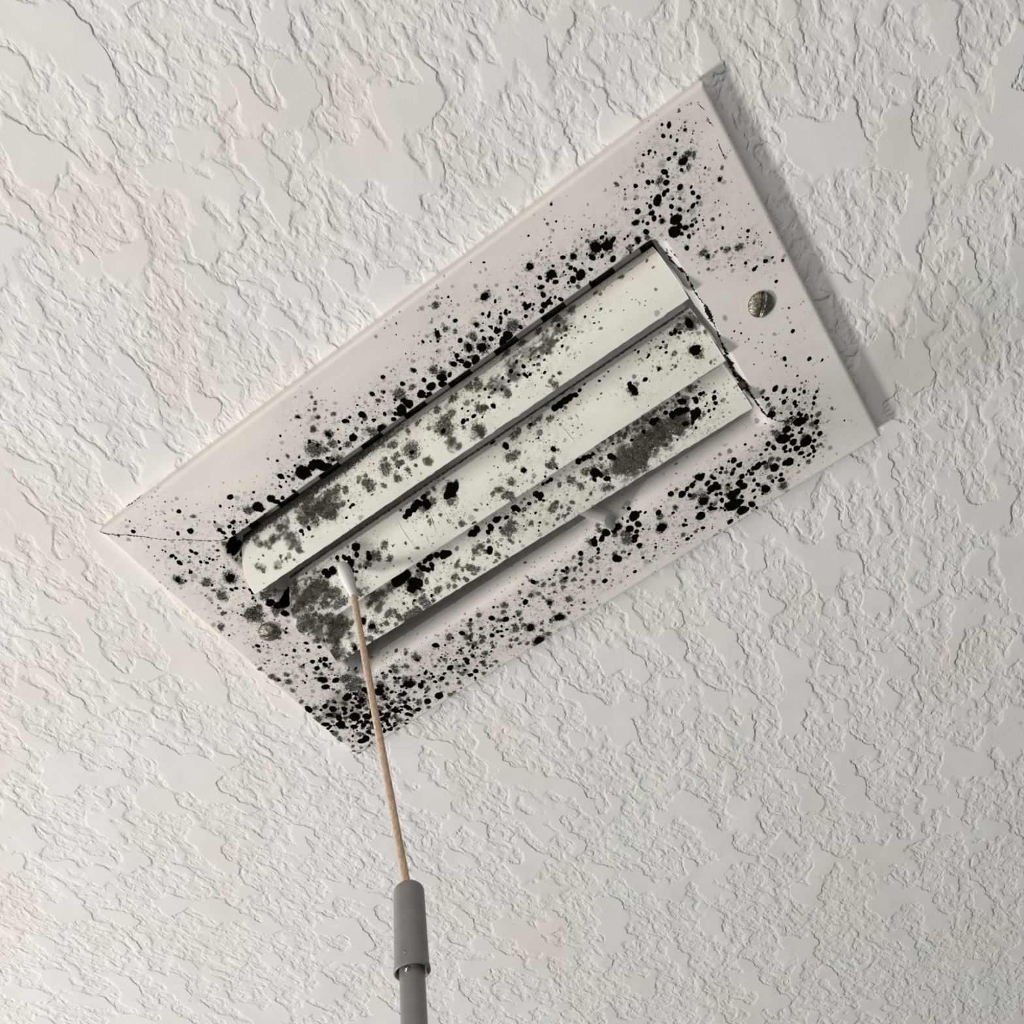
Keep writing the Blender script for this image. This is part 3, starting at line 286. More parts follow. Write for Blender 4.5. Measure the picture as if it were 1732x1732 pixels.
M['2K']='39.5 22.1 1.7,42.1 22.1 1.7,44.8 22.3 1.9,47.2 22.3 1.7,49.8 21.6 1.2,52.3 22.3 .94,55.3 23.5 .71,26.7 21.9 .83,61.3 20.9 .65,66.5 22.1 .51,41.8 11.7 .35,43.1 9.9 .35,8.2 26.0 1.3,12.8 20.2 1.6,29.6 17.2 .29,26.9 15.4 .44,25.7 15.6 .36,23.9 15.2 .36,29.5 8.1 1.2,26.2 .9 .64,13.8 7.6 1.3,19.9 .7 .57,7.9 3.4 .36,41.8 11.7 .35,43.3 9.7 .32,40.3 9.4 .28,29.6 17.2 .33,26.8 15.2 .44,23.9 15.2 .22,28.5 12.0 .29,12.3 3.2 .36,15.6 2.8 .29,100.5 9.7 2.2,84.3 11.5 .75,77.3 11.0 1.0,71.0 13.1 1.0,71.1 10.8 1.8,70.8 9.0 1.3,90.3 15.4 .69,89.5 18.2 .70,91.7 19.6 .63,83.9 18.4 .70,82.9 17.9 .49,81.2 21.9 .64,103.7 1.4 .33,72.5 1.8 .27,99.2 18.9 .83,98.0 20.5 1.0,80.5 23.5 .70,104.3 20.0 1.9,96.1 20.5 1.0,-88.4 16.8 1.9,-89.3 18.6 1.6,-85.4 17.0 1.9,-80.8 20.7 1.1,-77.5 18.9 1.4,-76.3 15.2 2.1,-77.4 12.2 1.2,-77.8 14.0 1.6,-75.9 17.5 1.2,-71.5 17.0 1.3,-70.2 20.0 2.1,-67.1 12.9 1.6,-66.2 14.7 1.1,-75.7 10.8 .78,-70.9 10.1 .78,-18.1 17.5 3.1,-20.6 16.6 2.1,-16.1 17.7 2.3,-40.3 19.6 1.9,-37.0 20.0 2.0,-34.1 20.7 1.8,-30.8 21.6 1.5,-42.7 18.9 1.2,-31.0 18.4 2.3'
M['2F']='25.9 21.6 1.3,28.3 21.6 1.5,31.0 21.9 1.5,35.8 19.3 1.5,18.3 22.1 2.3,21.0 22.3 1.6,41.6 19.1 .51,12.3 15.0 2.9,14.5 14.7 2.2,29.5 8.1 1.6,27.2 4.8 1.0,25.3 3.2 2.3,23.6 3.9 1.4,13.8 7.6 1.7,6.5 6.4 2.0,2.5 2.1 2.2,35.1 19.3 1.5,100.5 9.7 2.8,101.0 6.7 1.3,99.3 7.1 1.0,84.5 11.7 1.2,90.3 8.7 .81,88.4 8.5 .61,73.6 11.5 1.0,70.6 10.3 2.4,91.6 17.5 1.0,92.7 13.3 1.3,103.0 2.5 .73,96.8 20.7 .70,96.2 4.8 .27,100.9 18.2 .62,88.2 22.8 .62,100.5 20.9 2.2,105.1 20.2 4.0,97.8 20.2 1.2,107.5 19.3 2.5,107.7 13.6 1.0,-96.8 15.0 5.0,-93.4 13.6 4.0,-100.5 13.8 4.0,-104.4 13.1 3.6,-107.9 12.4 3.2,-110.5 12.2 2.8,-106.9 19.3 2.9,-97.7 6.7 2.2,-104.2 8.3 1.8,-104.5 5.3 1.6,-108.0 6.4 1.4,-110.6 6.9 1.4,-89.2 8.5 2.6,-91.8 8.3 2.2,-90.1 3.9 2.9,-92.5 3.4 2.5,-99.3 1.4 2.6,-103.2 1.6 3.0,-107.7 3.2 2.6,-111.1 3.9 2.2,-114.9 3.4 2.6,-113.2 2.1 1.8,-110.0 1.8 2.2,-98.0 12.7 3.6,-92.1 17.7 1.2,-68.9 11.3 2.0,-65.0 12.4 2.0,-62.7 12.0 1.7,-63.5 10.1 1.5,-72.8 12.0 1.2,-59.2 7.6 1.9,-57.8 13.6 2.1,-78.8 8.7 1.6,-81.0 3.2 2.5,-83.7 3.4 2.3,-105.5 21.9 1.7,-92.4 20.2 .82,-97.1 19.6 .82,-19.4 16.3 4.2,-21.1 13.8 2.3,-28.0 22.1 1.4,-24.9 22.1 1.4,-32.0 18.2 3.1,-34.0 18.2 2.1,-28.2 17.9 2.1,0.2 6.4 2.0,-3.2 6.4 1.2,2.1 3.0 2.2,2.4 0.7 1.6,-0.4 3.2 1.2,-22.3 3.4 1.6,-26.8 6.9 .75,-21.3 5.8 .44,-45.6 4.8 .91,-26.6 7.8 .52,-25.6 3.2 .59,-33.7 13.6 .69,-10.1 5.5 .66,-8.0 4.1 .51,-13.7 4.8 .81,-18.5 6.2 .37,-32.0 3.7 .45,-51.6 3.2 .76,-38.4 3.0 .45,-36.4 2.8 .37,-48.8 9.4 .76,-18.1 .9 .74,-40.4 8.5 .61'
M['2G']='-102.5 13.1 8.1,-95.4 12.9 7.2,-109.1 10.6 6.0,-107.1 3.9 6.0,-76.7 2.3 1.3'
M['3K']='-102.2 1.8 1.1,-91.2 10.8 1.8,-88.6 6.2 1.6,-66.0 18.2 3.4,-62.0 18.4 3.0,-59.7 12.7 3.4,-62.1 11.7 2.5,-57.1 12.4 1.7,-52.6 16.8 1.7,-64.2 6.2 .74,-40.6 17.2 2.3,-38.3 16.3 1.6,-43.9 18.9 1.6,-47.1 19.8 1.9,-50.1 19.3 1.3,-53.6 19.3 1.3,-48.1 16.1 1.4,-50.8 15.0 1.4,-55.5 17.2 .84,-48.7 14.3 1.0,-23.6 18.4 2.0,-21.0 19.1 1.7,-25.2 18.6 1.2,-11.2 17.9 1.7,-9.3 17.9 1.0,-15.1 16.3 1.7,-17.3 15.0 1.2,-6.6 16.3 1.1,-11.3 13.8 .80,-1.0 17.9 1.5,5.6 16.1 1.0,6.0 11.0 .63,-21.0 7.6 1.8,-56.0 3.9 .81,-13.6 3.4 .47,5.0 6.2 .47,-1.8 8.7 .39,10.7 18.2 1.6,12.2 16.3 1.3,10.9 15.4 1.0,17.6 20.2 1.0,19.5 20.2 1.1,15.4 20.5 .88,10.5 18.6 1.4,12.3 16.8 1.2,10.6 17.2 1.2,5.8 16.1 .79,-1.2 18.4 1.4,0.0 16.6 1.2,11.9 13.8 .78,5.8 11.0 .63,3.7 12.0 .39,5.2 6.2 .62,3.9 5.1 .47,2.6 3.4 .47,-1.8 8.7 .47,34.1 20.7 1.5,37.0 20.5 1.5,39.2 20.0 1.3,41.3 20.0 .94,37.8 12.0 2.3,35.9 9.7 1.1,40.7 7.1 1.4,39.3 9.7 1.1,47.3 14.7 1.6,48.4 13.1 .95,58.6 15.9 .76,51.0 18.9 .70,64.9 16.1 1.0,97.1 12.4 1.2,96.4 10.1 1.0,98.8 9.4 .36,98.6 14.5 .73,93.4 12.0 .55,92.2 11.3 .44,94.6 8.3 .65,92.4 8.7 .83,87.0 10.8 2.0,85.8 9.9 1.6,88.5 11.3 1.6,90.3 15.6 1.4,90.1 17.0 .74,93.3 17.0 1.0,94.7 16.8 .74,91.4 6.2 .51,84.0 5.5 .65,84.0 8.1 .91,85.3 18.6 1.7,82.2 15.4 2.3,84.9 14.5 1.5,78.8 15.9 1.6,70.4 17.7 1.8,72.3 17.7 1.1,81.4 9.4 1.4,74.9 5.3 .55,77.0 18.2 1.1'
M['3F']='-101.0 15.6 3.9,-104.2 15.4 3.9,-99.6 13.1 2.9,-107.0 13.8 3.4,-104.6 11.5 2.9,-108.5 9.9 2.9,-110.5 11.3 2.1,-109.4 7.1 2.5,-112.3 3.2 2.8,-112.4 5.3 2.1,-113.8 2.5 2.1,-101.9 2.8 2.0,-102.7 1.2 1.9,-106.2 0.9 1.4,-90.7 11.0 2.3,-88.3 6.4 2.5,-88.3 3.4 1.7,-90.2 5.5 1.7,-78.9 6.9 2.0,-75.5 6.7 1.7,-76.9 7.8 1.7,-79.8 17.2 3.0,-75.9 17.2 2.1,-83.3 16.1 1.7,-64.0 18.4 4.6,-71.3 17.2 2.8,-60.5 12.2 4.6,-60.9 4.6 2.0,-67.5 1.6 2.1,-69.9 1.8 1.9,-72.1 1.6 1.7,-75.1 2.1 1.7,-78.6 1.2 1.3,-82.2 3.9 1.6,-86.4 1.4 1.3,-84.8 4.8 1.1,-93.1 1.6 2.2,-94.8 3.2 1.3,-69.1 4.4 .82,-108.9 0.2 1.0,-100.3 9.0 .85,-96.6 13.1 1.7,-55.1 15.4 2.7,-42.4 14.0 .82,-54.0 11.5 1.2,-8.2 11.0 3.8,-6.1 12.4 2.6,-10.4 11.5 2.2,0.4 15.9 1.0,2.5 15.0 1.3,-2.6 16.6 1.0,-23.9 11.0 2.1,-27.1 10.8 2.1,-22.5 8.1 1.5,-29.6 8.1 1.0,-37.8 9.7 1.7,-36.2 11.0 1.1,-36.8 6.9 1.2,-34.0 6.0 1.9,-32.4 4.1 2.1,-30.7 3.0 1.7,-33.4 2.1 1.3,-41.9 5.5 1.9,-40.7 3.9 1.0,-38.3 2.8 .80,-46.7 3.4 1.3,-44.5 2.1 1.3,-52.1 4.4 2.1,-50.1 4.6 1.1,-60.0 4.1 2.4,-62.0 3.4 1.7,-59.1 1.6 1.2,-56.8 1.6 1.2,-61.0 0.9 2.1,-65.5 1.4 2.5,-69.2 1.4 2.6,-72.1 1.2 2.1,-67.2 2.1 1.7,-19.3 4.1 1.6,-19.6 2.5 1.0,-21.3 2.1 1.0,-22.8 1.8 .59,-10.6 6.0 1.4,-7.2 3.7 .78,-15.4 6.7 .55,2.2 8.5 1.0,0.6 7.8 .63,-48.0 8.3 .65,-19.2 11.3 1.2,-16.4 0.9 1.0,-65.6 5.1 .82,-58.1 8.1 1.1,2.3 15.0 1.4,0.6 12.9 .79,21.5 16.1 1.3,27.0 15.2 2.3,16.3 9.7 1.5,14.5 9.0 2.0,12.7 8.1 1.9,17.1 6.9 1.0,22.2 6.2 1.2,19.4 4.6 1.2,31.0 5.3 1.0,1.9 8.1 1.4,34.1 15.0 2.0,37.4 13.6 2.3,41.8 13.1 1.6,29.3 10.6 2.0,38.4 3.9 2.5,41.3 9.7 2.1,54.0 8.5 4.5,58.5 9.0 4.1,61.5 11.3 3.4,51.1 7.4 3.0,47.9 22.8 1.9,51.7 21.9 1.6,55.6 21.6 1.6,59.7 21.4 1.6,63.8 21.4 1.5,67.9 21.2 1.5,44.3 20.2 1.2,53.9 18.6 1.2,53.6 14.7 1.1,62.6 18.6 1.0,15.7 3.0 1.2,12.7 3.4 1.0,9.7 1.8 .77,17.7 3.0 .92,28.3 3.7 .76,89.7 8.3 1.0,87.7 8.3 1.2,86.0 18.4 2.6,91.2 21.6 2.3,93.3 20.9 1.1,81.9 11.3 4.0,78.0 11.0 4.4,74.6 12.2 4.4,71.2 13.3 4.5,66.5 12.4 4.9,71.1 9.9 4.1,62.0 11.5 4.9,56.8 9.7 5.2,51.8 8.5 5.6,56.2 5.8 4.5,48.2 8.7 4.9,62.2 8.5 3.3,76.9 7.6 1.5,79.4 8.3 1.3,72.5 6.9 1.2,69.5 6.2 1.6,79.8 21.4 1.0,77.8 20.7 1.0,76.1 20.5 1.0,82.2 21.2 1.1,82.4 18.9 1.0,73.2 21.4 1.2,70.6 21.2 1.4,67.7 21.9 1.2,64.7 21.2 1.2,59.9 21.2 1.2,59.0 15.6 1.1,55.5 20.7 1.2,65.2 16.3 1.2,85.4 22.1 1.5,86.2 16.1 1.1,69.0 20.0 1.1,62.6 18.9 1.1,56.8 18.9 1.2'
M['3G']='-108.5 11.5 6.4,-102.8 14.0 6.0,-111.9 5.1 4.7,-79.9 17.0 5.1,-76.2 17.0 3.4,-83.3 15.9 2.6,-80.8 12.9 2.9,54.0 8.5 6.7,59.0 8.7 5.6,49.7 9.7 4.5,61.8 12.0 4.1,78.5 12.0 6.6,70.6 12.4 7.4,61.5 10.8 7.5,54.1 9.0 8.2'
CRACKS=[([(-150.2, -86.0), (-147.2, -82.2), (-144.6, -79.6), (-141.8, -77.6), (-138.0, -73.7), (-135.6, -71.3), (-131.9, -67.3), (-128.6, -64.0), (-123.6, -60.5), (-117.7, -55.0), (-112.1, -50.9), (-107.2, -49.1)], 0.19), ([(110.9, -41.8), (110.3, -36.7), (112.2, -29.7), (111.8, -21.0), (112.9, -12.2), (111.9, -3.5), (110.9, 5.9), (110.4, 14.6), (109.9, 24.4), (111.0, 32.8), (111.3, 40.6), (112.3, 45.3), (115.1, 49.9), (120.2, 53.2)], 0.37), ([(112.1, -14.5), (112.3, -8.8), (111.8, -5.7)], 0.7), ([(110.6, 11.9), (110.5, 16.0), (110.4, 18.2)], 0.93), ([(110.5, 21.5), (110.4, 27.5), (111.1, 30.9)], 1.05), ([(144.6, -79.7), (145.4, -77.7), (145.9, -76.2)], 0.19), ([(145.6, -74.4), (145.6, -72.0), (146.1, -69.4)], 0.16), ([(144.9, -64.0), (144.6, -61.3), (144.6, -58.8), (144.3, -57.0)], 0.19), ([(111.7, -42.9), (111.9, -39.9), (112.7, -36.5)], 0.19), ([(-132.5, -86.2), (-127.7, -86.2), (-122.4, -86.1)], 0.23)]
M['fK'] += ',-110.5 -46 2.6,-108 -47.6 2,-112 -42.5 1.8,-111.5 -39 1.2,-105 -48.2 1.3,-101 -48.4 1.1,-96 -48.3 1.2,-88 -48.4 1,-80 -48.5 1.3,-113 -44.5 1.5'  # extra black spots paint the opening's corner and top lip as shaded

def scatter(t, n, cx, cy, sx, sy, r0, r1):
    x = cx + sx * rng.normal(0, 1, n)
    y = cy + sy * rng.normal(0, 1, n)
    rr = r0 + (r1 - r0) * rng.random(n) ** 2.2
    M[t] += ''.join(',%.2f %.2f %.2f' % q for q in zip(x, y, rr) if abs(q[0]) < 148 and -83 < q[1] < 83
                    and not (HX0 - 1 < q[0] < HX1 + 1 and HY0 - 1 < q[1] < HY1 + 3))

HX0, HX1, HY0, HY1 = -111.0, 110.4, -48.0, 44.4
for sp in (('fK', 110, -122, 68, 13, 9, .4, 1.7), ('fF', 60, -122, 66, 13, 9, .7, 2.2), ('fK', 110, -70, 68, 26, 8, .3, 1.1),
           ('fF', 90, -60, 66, 30, 8, .5, 1.5), ('fF', 45, 5, 64, 28, 7, .4, 1.3), ('fK', 45, 60, 66, 28, 7, .35, 1.2),
           ('fK', 40, -128, 20, 8, 24, .3, .9), ('fF', 25, -128, 20, 8, 24, .5, 1.4), ('fK', 60, -10, -54, 45, 3.5, .3, 1.0),
           ('fK', 45, 60, -55, 28, 5, .3, 1.0), ('fK', 30, 122, 52, 7, 8, .3, 1.1), ('fF', 18, -128, -22, 8, 14, .5, 1.2)):
    scatter(*sp)

def spots(k, t):
    s = M[k + t]
    return np.array([[float(x) for x in e.split()] for e in s.split(',')]) if s else np.zeros((0, 3))

def fields(k, u, v):
    """u, v: 1-D axes of a surface grid -> rgba arrays: crisp, ragged, bloom, speck density"""
    out = np.zeros((len(u), len(v), 4), np.float32)
    du, dv = u[1] - u[0], v[1] - v[0]
    def win(x, y, r):
        i0, i1 = np.searchsorted(u, (x - r, x + r))
        j0, j1 = np.searchsorted(v, (y - r, y + r))
        return slice(i0, i1), slice(j0, j1)
    for t, ch in (('K', 0), ('F', 1), ('G', 2)):
        for x, y, r in spots(k, t):
            r = max(r, .33)
            an = rng.uniform(0, np.pi)
            e = rng.uniform(1.0, 1.25)
            I, J = win(x, y, 2.4 * r)
            X, Y = np.meshgrid(u[I] - x, v[J] - y, indexing='ij')
            a = (X * np.cos(an) + Y * np.sin(an)) * e
            b = (-X * np.sin(an) + Y * np.cos(an)) / e
            d = np.hypot(a, b)
            f = np.clip(1 - d / (2 * r), 0, 1) if t != 'G' else np.exp(-(d / r) ** 2 * 1.1)
            np.maximum(out[I, J, ch], f, out=out[I, J, ch])
            if t != 'G':
                I, J = win(x, y, 13)
                X, Y = np.meshgrid(u[I] - x, v[J] - y, indexing='ij')
                out[I, J, 3] += (.15 if t == 'K' else .13) * min(r, 2.2) ** .7 * np.exp(-(X ** 2 + Y ** 2) / 2 / 4.6 ** 2)
    if k == 'f':
        X, Y = np.meshgrid(u, v, indexing='ij')
        out[:, :, 3] += 1.3 * np.exp(-((X + 118) / 22) ** 2 - ((Y - 66) / 14) ** 2)
        out[:, :, 2] = np.maximum(out[:, :, 2], .62 * np.exp(-((X + 118) / 15) ** 2 - ((Y - 60) / 12) ** 2))
        out[:, :, 3] += .55 * np.exp(-((Y - 67) / 13) ** 4 - ((X + 30) / 90) ** 4) + .25 * np.exp(-((X + 128) / 18) ** 4)
    X, Y = np.meshgrid(u, v, indexing='ij')
    if k == '1':        # grime along the top edge, darkened at left to paint the gap's shade
        g = np.clip((Y - 19.0) / 5.0, 0, 1) * np.clip((20 - X) / 70, 0, 1) * .95
        g = np.maximum(g, np.exp(-((Y - 23.3) / 1.1) ** 2) * .52)
        g = np.maximum(g, np.clip((Y - 24.0) / 3.0, 0, 1) * .42)
        out[:, :, 1] = np.maximum(out[:, :, 1], g)
        out[:, :, 3] += .5 * np.exp(-((Y - 15) / 7) ** 2 - ((X + 5) / 55) ** 2)
    if k == '2':
        out[:, :, 1] = np.maximum(out[:, :, 1], np.exp(-((Y - 22.6) / .6) ** 2) * .40)
        out[:, :, 1] = np.maximum(out[:, :, 1], np.clip((Y - 25.6) / 1.6, 0, 1) * .72)  # dark top edge paints in the shaded groove below the louvre above
    if k == '3':
        g = np.clip((Y - 12) / 6, 0, 1) * np.exp(-((X - 60) / 32) ** 4) * .50
        out[:, :, 1] = np.maximum(out[:, :, 1], g)
        out[:, :, 3] += .5 * np.exp(-((X - 60) / 40) ** 4)
    out[:, :, 3] = 1 - np.exp(-out[:, :, 3] * 1.1)
    return out

# ------------------------------------------------------------------ ceiling
def mat_ceiling():
    s = NT('textured_plaster')
    co = s.co
    wob = s.vm('SCALE', s.vm('SUBTRACT', s.noise(co, .11, 3, .6, 0, True), (.5, .5, .5)), scale=7.0)
    cw = s.mapping(s.vm('ADD', co, wob), math.radians(-12), (1.0, .55, 1.0))
    big = s.noise(cw, .072, 1.5, .45, .2)
    plate = s.step(big, .495, .575)
    med = s.step(s.noise(s.vm('ADD', cw, (77.0, 13.0, 0.0)), .14, 1.5, .45, .3), .50, .66)
    sm = s.step(s.noise(s.mapping(co, .3, (1, .65, 1)), .26, 2, .5, .3), .44, .70)
    fine = s.noise(co, .7, 3, .55)
    h = s.math('MAXIMUM', plate, s.math('MULTIPLY', med, .8))
    rough_part = s.math('SUBTRACT', 1.0, h)
    h = s.math('MAXIMUM', h, s.math('MULTIPLY', sm, .52))
    h = s.math('MULTIPLY', h, 1.0)
    h = s.math('ADD', h, s.math('MULTIPLY', s.math('MULTIPLY', fine, rough_part), .30))
    h = s.math('ADD', h, s.math('MULTIPLY', s.noise(co, 2.0, 3), .10))
    h = s.math('ADD', h, s.math('MULTIPLY', s.noise(co, .022, 2), 3.0))
    s.bump(h, .85, .9)
    t1 = s.noise(s.vm('ADD', co, (300.0, 0.0, 0.0)), .011, 2)
    t2 = s.noise(s.vm('ADD', co, (0.0, 500.0, 0.0)), .013, 2)
    c = s.mix(s.step(t1, .45, .7), (.80, .78, .765, 1), (.80, .755, .72, 1))
    c = s.mix(s.math('MULTIPLY', s.step(t2, .5, .7), .7), c, (.775, .785, .735, 1))
    return s.fin(c, .8, .2)

hx, hy = 125.0, 62.0
L = 1700.0
V = np.array([[-L, -L, TH], [L, -L, TH], [L, L, TH], [-L, L, TH], [-hx, -hy, TH], [hx, -hy, TH], [hx, hy, TH], [-hx, hy, TH]])
Q = [[0, 4, 5, 1], [1, 5, 6, 2], [2, 6, 7, 3], [3, 7, 4, 0]]
ceil = add_obj('ceiling', V, Q, [mat_ceiling()], smooth=False)
ceil.location = (0, 0, Z0)
ceil['kind'] = 'structure'
ceil['label'] = 'white ceiling with a rough knockdown plaster texture'

# ------------------------------------------------------------------ vent register
vent = empty('air_vent', 'white metal ceiling vent with three louvres, speckled with black mould', 'vent', (0, 0, Z0))
PAINT = mat_mould('mouldy_white_paint', (.795, .762, .712, 1), (.75, .71, .68, 1), (.008, .006, .004, 1), (.032, .024, .015, 1))
PAINT2 = mat_mould('mouldy_louvre_paint', (.83, .805, .735, 1), (.77, .745, .685, 1), (.022, .019, .014, 1), (.078, .066, .048, 1), .85)
DARK = mat_plain('grimy_crack_dark_gap', (.012, .009, .007), .9, .1)
DUCT = mat_plain('duct_metal', (.10, .10, .10), .6, .3)

W2, H2 = 150.0, 84.9
DEPTH = 10.0

def hole_sdf(x, y, r=4.5):
    cx, cy = (HX0 + HX1) / 2, (HY0 + HY1) / 2
    ax, ay = np.abs(x - cx) - (HX1 - HX0) / 2 + r, np.abs(y - cy) - (HY1 - HY0) / 2 + r
    ox, oy = np.maximum(ax, 0), np.maximum(ay, 0)
    d = np.hypot(ox, oy) + np.minimum(np.maximum(ax, ay), 0) - r
    sx, sy = np.sign(x - cx), np.sign(y - cy)
    inside_corner = (ax > 0) & (ay > 0)
    L_ = np.hypot(ox, oy) + 1e-9
    nx = np.where(inside_corner, ox / L_, (ax > ay).astype(float)) * sx
    ny = np.where(inside_corner, oy / L_, (ax <= ay).astype(float)) * sy
    return d, nx, ny

def frame_z(x, y):
    d, nx, ny = hole_sdf(x, y)
    t = np.clip((x - HX0) / (HX1 - HX0), 0, 1)
    wb = 4.0 + 9.0 * t
    wx = np.where(nx > 0, 2.0, 5.0)
    wy = np.where(ny > 0, wb, 1.5)
    wd = nx ** 2 * wx + ny ** 2 * wy + 1e-6
    q = np.clip(d / wd, 0, 1)
    z = DEPTH * (1 - np.sqrt(np.clip(1 - (1 - q) ** 2, 0, 1)))
    e = np.minimum(W2 - np.abs(x), H2 - np.abs(y))
    qb = np.clip(e / 2.2, 0, 1)
    z = z + 1.6 * (1 - np.sqrt(np.clip(1 - (1 - qb) ** 2, 0, 1)))
    # the pressed sheet is not perfectly flat
    z = z + .12 * np.sin(x * .045 + 1.0) * np.sin(y * .06) + .06 * np.sin(x * .11 + y * .09)
    return z

def build_frame():
    u = np.arange(-500, 501) * .3
    v = np.arange(-283, 284) * .3
    X, Y = np.meshgrid(u, v, indexing='ij')
    Z = frame_z(X, Y)
    P = np.stack([X, Y, Z], -1).reshape(-1, 3)
    col = fields('f', u, v).reshape(-1, 4)
    q = gridquads(len(u), len(v), flip=True)
    c = P[q].mean(1)
    d, _, _ = hole_sdf(c[:, 0], c[:, 1])
    q = q[d > 0]
    used = np.zeros(len(P), bool)
    used[q.ravel()] = True
    idx = np.cumsum(used) - 1
    P, col, q = P[used], col[used], idx[q]
    # skirt down to the ceiling
    n = 400
    ring = [(a, -H2) for a in np.linspace(-W2, W2, n)] + [(W2, a) for a in np.linspace(-H2, H2, n)] \
        + [(a, H2) for a in np.linspace(W2, -W2, n)] + [(-W2, a) for a in np.linspace(H2, -H2, n)]
    ring = np.array(ring)
    lo_ = np.column_stack([ring, frame_z(ring[:, 0], ring[:, 1])])
    hi_ = np.column_stack([ring * (1 + .15 / W2), np.full(len(ring), TH)])
    sv = np.stack([lo_, hi_], 1).reshape(-1, 3)
    sq = gridquads(len(ring), 2, flip=False)
    sq = np.concatenate([sq, [[len(ring) * 2 - 2, 0, 1, len(ring) * 2 - 1]]])
    # cracked paint: thin jagged ribbons following the seams
    rv, rq = [], []
    for pts, w_ in CRACKS:
        pts = np.array(pts)
        s = np.concatenate([[0], np.cumsum(np.hypot(*np.diff(pts, axis=0).T))])
        m_ = max(6, int(s[-1] / .5))
        t = np.linspace(0, s[-1], m_)
        x = np.interp(t, s, pts[:, 0]) + rng.normal(0, .13, m_)
        y = np.interp(t, s, pts[:, 1]) + rng.normal(0, .13, m_)
        tx, ty = np.gradient(x), np.gradient(y)
        ll = np.hypot(tx, ty) + 1e-6
        wv = w_ * np.clip(rng.normal(.75, .55, m_), .08, 1.9) * np.clip(np.minimum(t, s[-1] - t) / 2, .1, 1)
        base = sum(len(a) for a in rv)
        a = np.column_stack([x - ty / ll * wv, y + tx / ll * wv])
        b = np.column_stack([x + ty / ll * wv, y - tx / ll * wv])
        za, zb = frame_z(a[:, 0], a[:, 1]), frame_z(b[:, 0], b[:, 1])
        zz = np.minimum(np.minimum(za, zb), frame_z(x, y)) - .06
        rv.append(np.stack([np.column_stack([a, zz]), np.column_stack([b, zz])], 1).reshape(-1, 3))
        rq.append(gridquads(m_, 2) + base)
    rv, rq = np.concatenate(rv), np.concatenate(rq)
    VV = np.concatenate([P, sv, rv])
    QQ = np.concatenate([q, sq + len(P), rq + len(P) + len(sv)])
    mi = np.concatenate([np.zeros(len(q) + len(sq)), np.ones(len(rq))])
    o = add_obj('frame', VV, QQ, [PAINT, DARK], vent, matidx=mi)
    z = np.zeros((len(VV), 4), np.float32)
    z[:len(P)] = col
    paint(o, z)
    return o

build_frame()

# louvres: low edge left / right, left end of the top edge, depth of the face
ZL, ZC, BULGE = -5.0, 7.0, 2.2
BL = {'1': ((-117.2, -22.9), (108.0, -22.3), -109.5, 19.4),
      '2': ((-116.6, 7.8), (108.2, 9.0), -108.0, 21.0),
      '3': ((-113.8, 29.4), (107.9, 34.4), -109.5, 19.0)}

def louvre_pt(k, xp, s):
    l, r, tl, fdy = BL[k]
    t = np.clip(s, 0, 1)
    Lf = np.hypot(fdy, ZC - ZL)
    b = 4 * BULGE * t * (1 - t)
    u_ = np.clip((s - 1) / .25, 0, 1)
    dy = -fdy * t - (ZC - ZL) / Lf * b - 1.0 * u_
    dz = (ZC - ZL) * t - fdy / Lf * b + 5.5 * u_
    xl = l[0] + (tl - l[0]) * t ** 1.3 - 2.4 * t * (1 - t)
    X = xl + (r[0] - xl) * xp
    return np.stack([X, l[1] + (r[1] - l[1]) * xp + dy, ZL + dz], -1)

SCRATCH = [((0.2877, 0.911), (0.3111, 0.226)), ((0.3653, 0.622), (0.3628, 0.239)), ((0.3962, 0.515), (0.4003, 0.157)), ((0.3403, 0.333), (0.3386, 0.163)), ((0.6814, 0.609), (0.6897, 0.232)), ]

